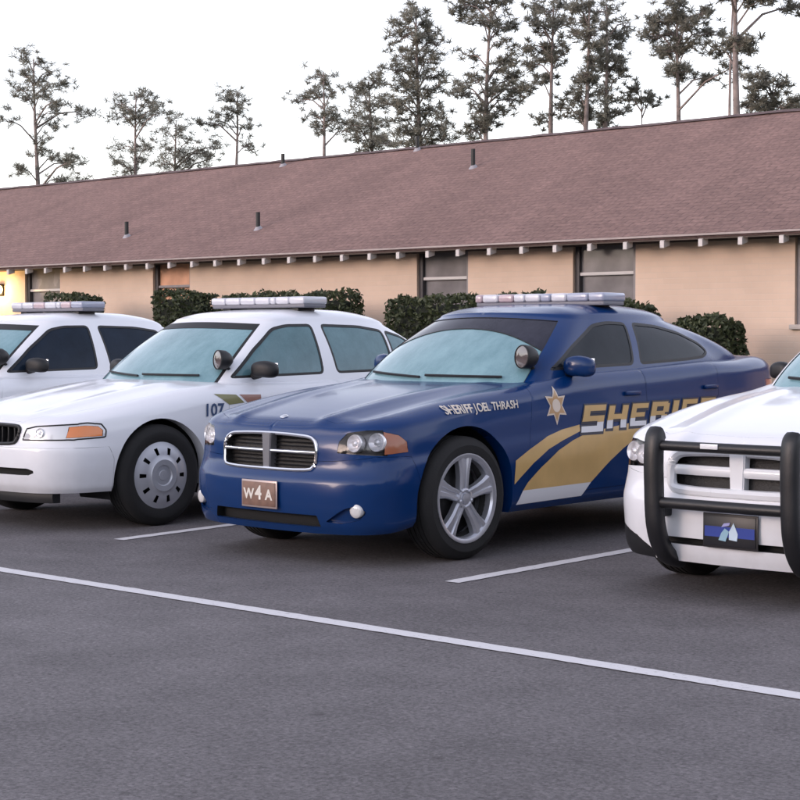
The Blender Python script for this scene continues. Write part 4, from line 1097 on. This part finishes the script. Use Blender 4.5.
TAIL = mat('white_rafter_paint', (.56, .52, .51), .6, var=.15)
b = bmesh.new(); prism(b, [(EY+.005, EZ-.135), (EY+.005, EZ-.045), (EY+.14, EZ+.012), (EY+.14, EZ-.10)], 0, -.030, .030); fixn(b)
tm = bpy.data.meshes.new('rafter_tail'); b.to_mesh(tm); b.free(); tm.materials.append(TAIL)
k = 0; x = -26.097-.565*19
while x < BX1-.1:
    if x > BX0+.1:
        o = bpy.data.objects.new('rafter_tail', tm); col.objects.link(o); o.parent = bl; o.location = Vector((x, 0, 0))-BO
    x += .565
FRM = mat('window_frame_grey', (.24, .22, .23), .55, var=.1); RAIL = mat('window_rail_pale', (.55, .52, .52), .5)
JAMB = mat('window_jamb_dark', (.05, .045, .05), .6)
def pane_mat(name, c, rough=.06):
    return mat(name, c, rough+.04, spec=.35, var=.25, vscale=2.5)
PANES = [pane_mat('pane_smoke', (.08, .075, .08)), pane_mat('pane_grey', (.21, .195, .20)), pane_mat('pane_pale_grey', (.24, .22, .22), .2), pane_mat('pane_sunset_reflection', (.62, .33, .21), .25)]  # peach pane: orange sky reflection put into the base colour
kinds = [0, 1, 2, 3, 1, 1, 0, 1, 0]  # third pane material is a plain pale grey tone
for (x0, x1), kd in zip(WINS, kinds):
    w = empty('window', Vector(((x0+x1)/2, WYY+.05, SILL))-BO, 0, bl); hw = (x1-x0)/2; H = HEAD-SILL-.06
    b = bmesh.new(); box(b, (0, .01, -.01), (2*hw+.10, .24, .06), .008); obj('sill', b, mat('sill_concrete', (.42, .37, .34), .8, var=.1), w)
    for s in (-1, 1):
        b = bmesh.new(); box(b, (s*(hw-.035), .05, H/2+.02), (.07, .10, H), .006); obj('frame', b, FRM if s > 0 else (JAMB if kd else FRM), w)
    b = bmesh.new(); box(b, (0, .05, H+.005), (2*hw-.14, .10, .06), .006); obj('frame', b, FRM, w)
    b = bmesh.new(); box(b, (0, .045, .72), (2*hw-.14, .06, .045), .006); obj('rail', b, RAIL if kd != 3 else FRM, w)
    for z0, z1, dy in ((.02, .6975, .085), (.7425, H-.025, .06)):
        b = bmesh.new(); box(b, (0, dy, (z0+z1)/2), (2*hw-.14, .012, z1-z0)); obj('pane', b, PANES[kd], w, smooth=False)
# vent pipes through the roof
for x, y, hh in ((-23.64, 22.81, .20), (-24.09, 19.35, .24), (-20.63, 19.33, .25), (-20.33, 22.97, .22), (-17.93, 21.65, .28), (-31.0, 21.0, .35), (-6.0, 20.4, .35)):
    z = EZ+.06+(y-EY)*math.tan(ang); v = empty('vent_pipe', Vector((x, y, z))-BO, 0, bl)
    b = bmesh.new(); lathe(b, [(-.1, .036), (hh, .036), (hh, .03), (hh-.1, .03)], 14, axis='z'); fixn(b); obj('pipe', b, mat('vent_black', (.012, .012, .013), .6), v)
    b = bmesh.new(); lathe(b, [(-.06, .085), (-.03, .075), (.0, .05), (.02, .04)], 16, axis='z'); fixn(b)
    for q in b.verts: q.co.z += q.co.y*math.tan(ang)
    obj('flashing', b, mat('flashing_grey', (.32, .30, .32), .5, metal=.3), v)
# lit wall lantern at the left end
wl_ = empty('wall_lamp', (-27.06, WYY-.09, 2.22)); tag(wl_, 'lit yellow wall lamp under the eave at the left edge', 'lamp')
b = bmesh.new(); box(b, (0, .065, .0), (.14, .04, .22), .01); obj('back_plate', b, BLACK, wl_)
b = bmesh.new(); bmesh.ops.create_uvsphere(b, u_segments=18, v_segments=12, radius=.085); obj('globe', b, mat('lit_globe', (.9, .75, .4), .4, emit=(1.0, .66, .22), estr=9), wl_)
b = bmesh.new(); lathe(b, [(.07, .10), (.10, .07), (.115, .001)], 18, axis='z'); fixn(b); obj('hood', b, BLACK, wl_)
ld = bpy.data.lights.new('lamp_light', 'POINT'); ld.energy = 14; ld.color = (1, .66, .28); ld.shadow_soft_size = .09
lo = bpy.data.objects.new('lamp_light', ld); col.objects.link(lo); lo.parent = wl_; lo.location = (0, -.14, 0)

# ------------------------------------------------------------------ hedges
def leaf_mat(name, c0, c1, sc=2.0, trans=.25):
    m = bpy.data.materials.new(name); m.use_nodes = True; nt = m.node_tree; b = nt.nodes['Principled BSDF']; L = nt.links
    oi = nt.nodes.new('ShaderNodeNewGeometry'); n = nt.nodes.new('ShaderNodeTexNoise'); n.inputs['Scale'].default_value = sc; n.inputs['Detail'].default_value = 3
    L.new(oi.outputs['Position'], n.inputs['Vector'])
    ad = nt.nodes.new('ShaderNodeMath'); ad.operation = 'MULTIPLY_ADD'; ad.inputs[1].default_value = .5; L.new(oi.outputs['Random Per Island'], ad.inputs[0])
    ml = nt.nodes.new('ShaderNodeMath'); ml.operation = 'MULTIPLY'; ml.inputs[1].default_value = .6; L.new(n.outputs[0], ml.inputs[0]); L.new(ml.outputs[0], ad.inputs[2])
    r = nt.nodes.new('ShaderNodeValToRGB'); L.new(ad.outputs[0], r.inputs[0]); r.color_ramp.elements[0].position = .2; r.color_ramp.elements[0].color = (*c0, 1); r.color_ramp.elements[1].position = .85; r.color_ramp.elements[1].color = (*c1, 1)
    L.new(r.outputs[0], b.inputs['Base Color']); b.inputs['Roughness'].default_value = .6
    tr = nt.nodes.new('ShaderNodeBsdfTranslucent'); L.new(r.outputs[0], tr.inputs[0]); mx = nt.nodes.new('ShaderNodeMixShader'); mx.inputs[0].default_value = trans
    L.new(b.outputs[0], mx.inputs[1]); L.new(tr.outputs[0], mx.inputs[2]); L.new(mx.outputs[0], nt.nodes['Material Output'].inputs['Surface'])
    return m
HEDGE = leaf_mat('hedge_leaves', (.022, .032, .015), (.085, .10, .045))
def quads_mesh(name, P, U, V, m):
    """leaf cards: centre P, half axes U,V; each bent along its middle"""
    n = len(P); W = np.cross(U, V); W /= (np.linalg.norm(W, axis=1)[:, None]+1e-9)
    lift = W*np.linalg.norm(V, axis=1)[:, None]*.5
    co = np.stack([P-U, P+V+lift, P+U, P-V+lift], 1).reshape(-1, 3)
    me = bpy.data.meshes.new(name); idx = np.arange(n)*4
    me.vertices.add(4*n); me.vertices.foreach_set('co', co.ravel())
    f = np.stack([np.stack([idx, idx+1, idx+2], 1), np.stack([idx, idx+2, idx+3], 1)], 1).reshape(-1)
    me.loops.add(6*n); me.loops.foreach_set('vertex_index', f); me.polygons.add(2*n); me.polygons.foreach_set('loop_start', np.arange(2*n)*3); me.polygons.foreach_set('loop_total', np.full(2*n, 3))
    me.update(); me.materials.append(m); return me
def rand_dirs(n): v = rng.normal(size=(n, 3)); return v/np.linalg.norm(v, axis=1)[:, None]
def hedge(x0, x1, y0, y1, z1, label, n, seed_round=.16):
    z1 -= .07; root = empty('hedge', ((x0+x1)/2, (y0+y1)/2, .1)); tag(root, label, 'hedge')
    hx, hy, hz = (x1-x0)/2, (y1-y0)/2, (z1-.1)/2
    d = rng.uniform(-1, 1, size=(n*2, 3)); ax = rng.integers(0, 3, n*2); w = np.array([hy*hz, hx*hz, hx*hy]); ax = rng.choice(3, n*2, p=w/w.sum())
    d[np.arange(n*2), ax] = np.sign(d[np.arange(n*2), ax]); 
    P = d*np.array([hx, hy, hz]); 
    # round the corners and make the trim uneven
    r = seed_round; q = np.clip(np.abs(P)-(np.array([hx, hy, hz])-r), 0, None); L = np.linalg.norm(q, axis=1); k = L > r
    P = np.where(k[:, None], np.sign(P)*(np.minimum(np.abs(P), np.array([hx, hy, hz])-r)+q/np.maximum(L, 1e-6)[:, None]*r), P)
    wob = .03*np.sin(P[:, 0]*5.1+P[:, 2]*3)+.02*np.sin(P[:, 0]*11.3+1+P[:, 1]*7)+rng.normal(0, .02, n*2)
    P = P*(1+wob[:, None]/np.array([hx, hy, hz])*.9)+np.array([0, 0, hz])
    P = P[P[:, 2] > -.05][:n]; m = len(P)
    a = rand_dirs(m); c = np.cross(a, rand_dirs(m)); c /= np.linalg.norm(c, axis=1)[:, None]; s = rng.uniform(.028, .055, m)[:, None]
    o = bpy.data.objects.new('foliage', quads_mesh('foliage', P, a*s, c*s*.5, HEDGE)); col.objects.link(o); o.parent = root
    b = bmesh.new(); box(b, (0, 0, hz*.97), (2*hx-.14, 2*hy-.14, 2*hz-.14), .12, seg=3); obj('twig_core', b, mat('hedge_core', (.012, .015, .009), .95, var=.4, vscale=30), root)
    for i in range(max(2, int((x1-x0)/.6))):
        b = bmesh.new(); xx = -hx+.25+i*.6; tube(b, [(xx, 0, -.1), (xx+.03, .02, .4)], .02, 6); obj('stem', b, mat('twig_bark', (.06, .045, .035), .9), root)
hedge(-26.95, -25.9, 17.35, 17.85, 1.93, 'low clipped hedge below the lit wall lamp at the left edge', 4000)
hedge(-23.88, -22.75, 17.35, 17.85, 2.10, 'clipped hedge above the light bar of the far left car', 4500)
hedge(-21.00, -19.92, 17.35, 17.85, 2.10, 'squared dark hedge under the peach-coloured window', 5000)
hedge(-19.45, -16.80, 17.35, 17.85, 2.03, 'long clipped hedge behind the roof of the numbered white car', 9000)
hedge(-15.98, -13.40, 17.35, 17.85, 1.94, 'long clipped hedge behind the windshield of the blue car', 9000)
hedge(-12.75, -11.75, 17.35, 17.85, 1.84, 'small clipped hedge just behind the right end of the blue car light bar', 4500)
hedge(-11.25, -10.50, 17.35, 17.85, 1.61, 'rightmost clipped hedge behind the rear of the blue car', 4000)

# ------------------------------------------------------------------ pines beyond the roof
# unseen tree belt added behind the camera to darken reflections in glass and paint
n = 26000; seg = rng.choice(3, n, p=[.5, .25, .25]); u = rng.uniform(0, 1, n); dd = rng.uniform(0, 9, n)
hgt = 6.5+2*np.sin(u*23)+1.5*np.sin(u*61+1); zz = rng.uniform(0, 1, n)**.8*hgt
WP = np.where((seg == 0)[:, None], np.stack([-75+u*120, -32-dd, zz], 1), np.where((seg == 1)[:, None], np.stack([36+dd, -35+u*90, zz], 1), np.stack([-76-dd, -40+u*52, zz], 1)))
a = rand_dirs(n); c = np.cross(a, rand_dirs(n)); c /= np.linalg.norm(c, axis=1)[:, None]; sz = rng.uniform(.35, .95, n)[:, None]
wo = bpy.data.objects.new('woodland', quads_mesh('woodland', WP, a*sz, c*sz*.7, leaf_mat('woodland_leaves', (.03, .034, .02), (.08, .08, .05), .5))); col.objects.link(wo)  # woodland: the unseen tree belt added to darken reflections
tag(wo, 'unseen belt of trees added behind the viewer to darken reflections', 'woods', kind='stuff')
NEEDLE = leaf_mat('pine_needles', (.115, .115, .098), (.29, .28, .235), 1.0, .55)
BARK = mat('pine_bark', (.17, .14, .135), .9, var=.35, vscale=5, bump=.5, bscale=12)
CAMR = Vector((math.cos(.7346), math.sin(.7346), 0)); CAMF = Vector((-math.sin(.7346), math.cos(.7346), 0))
TREES = [
    (-63.59, 46, 0.39, [(-0.36, 13.83), (0.09, 13.65), (0.63, 13.3), (-0.72, 13.21), (0.0, 12.76), (1.08, 12.76), (-1.03, 12.49), (-0.45, 12.05), (0.54, 12.05), (1.44, 11.6), (1.98, 11.51), (0.77, 11.42), (-1.17, 10.97), (0.54, 10.97), (0.32, 10.17), (0.77, 9.5), (0.09, 9.72), (1.22, 9.27), (2.12, 9.05), (-0.59, 8.82), (0.99, 8.46), (1.67, 8.38)]),
    (-63.89, 52, 0.43, [(-1.1, 12.6), (-0.62, 12.22), (0.1, 12.84), (0.48, 12.6), (1.05, 12.13), (-0.86, 11.89), (-0.14, 11.89), (0.33, 11.56), (1.29, 11.75), (-0.96, 10.56), (0.1, 10.47), (0.57, 10.23), (0.0, 9.75), (-0.38, 9.28), (-0.67, 9.52)]),
    (-65.8, 56, 0.5, [(-0.2, 12.19), (-0.55, 11.59), (0.2, 11.44), (0.7, 11.09), (-0.3, 10.69), (0.45, 10.44), (1.21, 10.69), (-0.8, 10.19), (-0.05, 9.94), (1.96, 10.94), (1.81, 10.29), (0.7, 9.94)]),
    (-60.24, 55, 0.41, [(-0.29, 12.91), (-0.05, 12.57), (0.29, 12.34), (-1.48, 11.53), (-0.86, 11.63), (0.52, 11.25), (0.67, 10.44), (-0.05, 12.01), (-0.48, 11.77)]),
    (-53.47, 54, 0.38, [(-0.18, 13.09), (0.13, 12.73), (-0.53, 12.29), (0.58, 12.2), (-0.98, 11.98), (0.0, 12.07), (-0.31, 11.18), (0.13, 10.96), (0.36, 11.31), (-0.09, 10.61), (0.8, 10.96), (1.25, 10.61)]),
    (-46.74, 50, 0.42, [(-0.52, 11.21), (-0.12, 11.41), (0.28, 11.53), (-0.44, 10.61), (-0.04, 10.41), (0.36, 10.61), (-0.24, 9.81), (0.28, 9.7), (-0.52, 9.21), (0.04, 9.02), (0.56, 9.21), (-0.24, 8.82), (-0.84, 9.81)]),
    (-40.62, 46, 0.37, [(-0.14, 13.05), (-0.32, 12.77), (0.22, 12.7), (-0.75, 12.52), (0.47, 12.34), (-0.5, 12.16), (0.04, 11.98), (0.68, 11.91), (-0.68, 11.55), (-0.25, 11.34), (0.32, 11.27), (-0.86, 10.91), (-0.4, 10.62), (0.04, 10.73), (0.58, 10.84), (-0.68, 10.19), (-0.14, 10.02), (0.4, 10.12), (-1.04, 9.84), (-0.5, 9.48), (-0.86, 9.12), (0.04, 9.3), (0.58, 9.48), (-1.12, 8.58), (-0.61, 8.69), (-0.14, 8.58), (0.4, 8.76), (0.76, 8.94), (-0.32, 8.22), (0.22, 8.22), (0.94, 8.4)]),
    (-35.79, 44, 0.31, [(-0.86, 12.32), (-0.43, 12.48), (-0.6, 11.99), (0.07, 12.32), (0.56, 12.42), (-0.27, 11.66), (0.23, 11.56), (0.8, 11.76), (0.4, 11.0), (-0.6, 10.83), (0.66, 10.51), (0.4, 10.18), (0.9, 10.01), (-0.93, 9.78), (-0.43, 9.85), (0.07, 9.58), (-0.76, 9.35), (-0.27, 8.85), (0.4, 9.45), (0.8, 9.35), (1.13, 9.51), (-0.33, 8.36), (-0.1, 8.52), (0.57, 8.85), (-0.6, 8.19)]),
    (-36.1, 48, 0.33, [(-0.63, 12.93), (-0.28, 12.76), (0.25, 12.93), (-0.81, 12.24), (-0.46, 12.06), (0.07, 12.24), (0.42, 12.41), (-0.81, 11.54), (-0.28, 11.44), (0.18, 11.54), (-0.63, 11.02), (-0.11, 11.02), (0.32, 11.19), (-0.11, 10.5), (-0.46, 10.32), (0.18, 9.28), (-0.28, 8.93)]),
    (-33.23, 46, 0.31, [(0.13, 12.27), (-0.33, 12.18), (-0.03, 11.78), (0.13, 11.29), (-0.26, 11.45), (0.3, 10.96), (-0.2, 9.88), (0.13, 9.81), (-0.03, 10.07), (-0.36, 8.82), (-0.03, 8.66), (0.13, 8.99), (-0.33, 9.32), (0.26, 10.47)]),
    (-35.37, 50, 0.34, [(-0.11, 12.95), (0.32, 13.13), (-0.11, 12.42), (0.43, 12.24), (0.78, 12.42), (0.07, 11.89), (0.53, 11.82), (-0.11, 11.36), (0.07, 11.0), (0.43, 10.9), (0.61, 10.65), (0.25, 11.18), (-0.11, 10.12), (0.07, 9.76), (-0.11, 9.12), (0.32, 9.23), (0.07, 8.98)]),
    (-35.14, 52, 0.26, [(-0.18, 10.31), (0.18, 10.02), (0.44, 9.95), (-0.44, 10.02)]),
    (-30.97, 48, 0.31, [(-0.3, 12.27), (0.1, 12.34), (0.43, 12.17), (-0.73, 11.85), (-0.4, 11.78), (0.03, 11.85), (0.43, 11.78), (0.83, 11.94), (1.16, 11.62), (1.42, 11.52), (-0.96, 11.29), (-0.56, 11.45), (-0.17, 11.38), (0.26, 11.45), (0.03, 10.96), (-0.17, 10.79), (-0.56, 10.86), (0.43, 10.96), (0.03, 10.14), (0.17, 9.97), (-0.17, 10.07), (1.03, 9.87), (1.42, 9.87)]),
    (-23.91, 40, 0.27, [(0.35, 10.34), (0.62, 10.29), (-0.32, 10.5), (0.03, 11.14), (-0.32, 9.14), (0.21, 9.14), (-0.05, 9.09), (-0.59, 11.0), (0.48, 11.14), (0.08, 11.8), (-0.24, 11.53), (0.75, 10.74), (1.55, 10.29), (-0.72, 10.55)]),
    (-26.47, 44, 0.24, [(-0.24, 12.43), (0.3, 11.99), (-0.06, 13.02), (-0.3, 11.7)]),
    (-26.42, 46, 0.3, [(-0.09, 9.13), (-0.4, 8.89), (0.21, 8.98), (-0.24, 8.52), (0.06, 8.52), (0.37, 8.37), (-0.55, 8.37), (0.67, 8.37), (-0.09, 8.16), (-0.49, 9.19)]),
]
TLAB = ['sparse tall pine nearest the left edge above the roof', 'flat-topped pine, second from the left above the roof', 'low bushy pine just right of the flat-topped pine', 'thin small-crowned pine standing alone left of the upper vent pipe',
        'small lone pine with a bare lower trunk left of the dense pines', 'dense low dark pine between the lone pine and the tall dense pine', 'tall dense dark pine above the middle of the roof', 'leaning pine right of the tall dense pine',
        'pine with round tufted crown between the leaning pine and the paired pines', 'left tree of the paired dense pines right of centre', 'right tree of the paired dense pines right of centre', 'tiny sapling tuft between the paired pines and the broad-crowned pine',
        'broad-crowned pine on a straight bare trunk at upper right', 'thick tall trunk rising out of the frame at upper right', 'thin trunk close beside the thick tall trunk at upper right', 'low bushy tree right of the thick tall trunk']
for ti, (X, Y, rad, cl) in enumerate(TREES):
    rad *= 1.55
    t = empty('pine_tree', (X, Y, 0)); tag(t, TLAB[ti], 'tree', 'pines behind the building')
    top = max(z for _, z in cl); lean = (0.35 if ti == 7 else random.uniform(-.12, .12))
    bushy = ti in (15, 11)
    r0 = {13: .19, 14: .085, 15: .10, 11: .04}.get(ti, .10 + .006*top); 
    def axis_pt(z):
        k = z/top; return CAMR*(lean*(k**1.5-.55)+.10*math.sin(k*5+ti)) + Vector((0, 0, z))
    b = bmesh.new(); zs_ = [i*top/14 for i in range(15)]
    tube(b, [axis_pt(z) for z in zs_], [max(r0*(1-.86*(z/top)**1.2), .02)*(1+.05*math.sin(z*3)) for z in zs_], 9)
    PP = []; UU = []; VV = []
    for dx, z in cl:
        off = CAMR*dx+CAMF*random.gauss(0, 1)*min(abs(dx)+.4, 1.6)*.6
        c = Vector((off.x, off.y, z))
        zb_ = max(z-abs(dx)*.35-random.uniform(.1, .6), .3*top*(0.2 if bushy else 1)); zb_ = min(zb_, top*.97); s = axis_pt(zb_); e = c+axis_pt(z)-Vector((0, 0, z)) if False else c
        mid = s.lerp(e, .5)+Vector((0, 0, .12+.1*abs(dx))) 
        rb = .018+.012*min(abs(dx), 3)
        tube(b, [s, s.lerp(mid, .6), mid, mid.lerp(e, .6)+Vector((0, 0, .03)), e], [rb*1.3, rb*1.1, rb, rb*.7, .008], 5, cap=False)
        # tufts: sub-clusters of needle sprays
        nt_ = random.randint(7, 12); sat = random.randint(2, 5)
        for q in range(nt_+sat):
            a = rand_dirs(1)[0]; rr_ = rad*(random.uniform(.25, .95) if q < nt_ else random.uniform(.95, 1.5)); tc_ = np.array(c)+a*rr_*np.array([1, 1, .62])
            if random.random() < .5 or q >= nt_: tube(b, [e.lerp(s, .15), Vector(tc_)], [.012, .005], 4, cap=False)
            m = random.randint(30, 48); ra = rad*random.uniform(.22, .42)
            dd = rand_dirs(m); dd[:, 2] = dd[:, 2]*.8+.15
            PP.append(tc_+dd*ra*rng.uniform(.25, 1, m)[:, None]); ln = rng.uniform(.09, .19, m)[:, None]
            UU.append(dd*ln); w = np.cross(dd, rand_dirs(m)); w /= np.linalg.norm(w, axis=1)[:, None]; VV.append(w*rng.uniform(.008, .017, m)[:, None])
    obj('trunk', b, BARK, t, angle=60)
    o = bpy.data.objects.new('crown', quads_mesh('crown', np.concatenate(PP), np.concatenate(UU), np.concatenate(VV), NEEDLE)); col.objects.link(o); o.parent = t
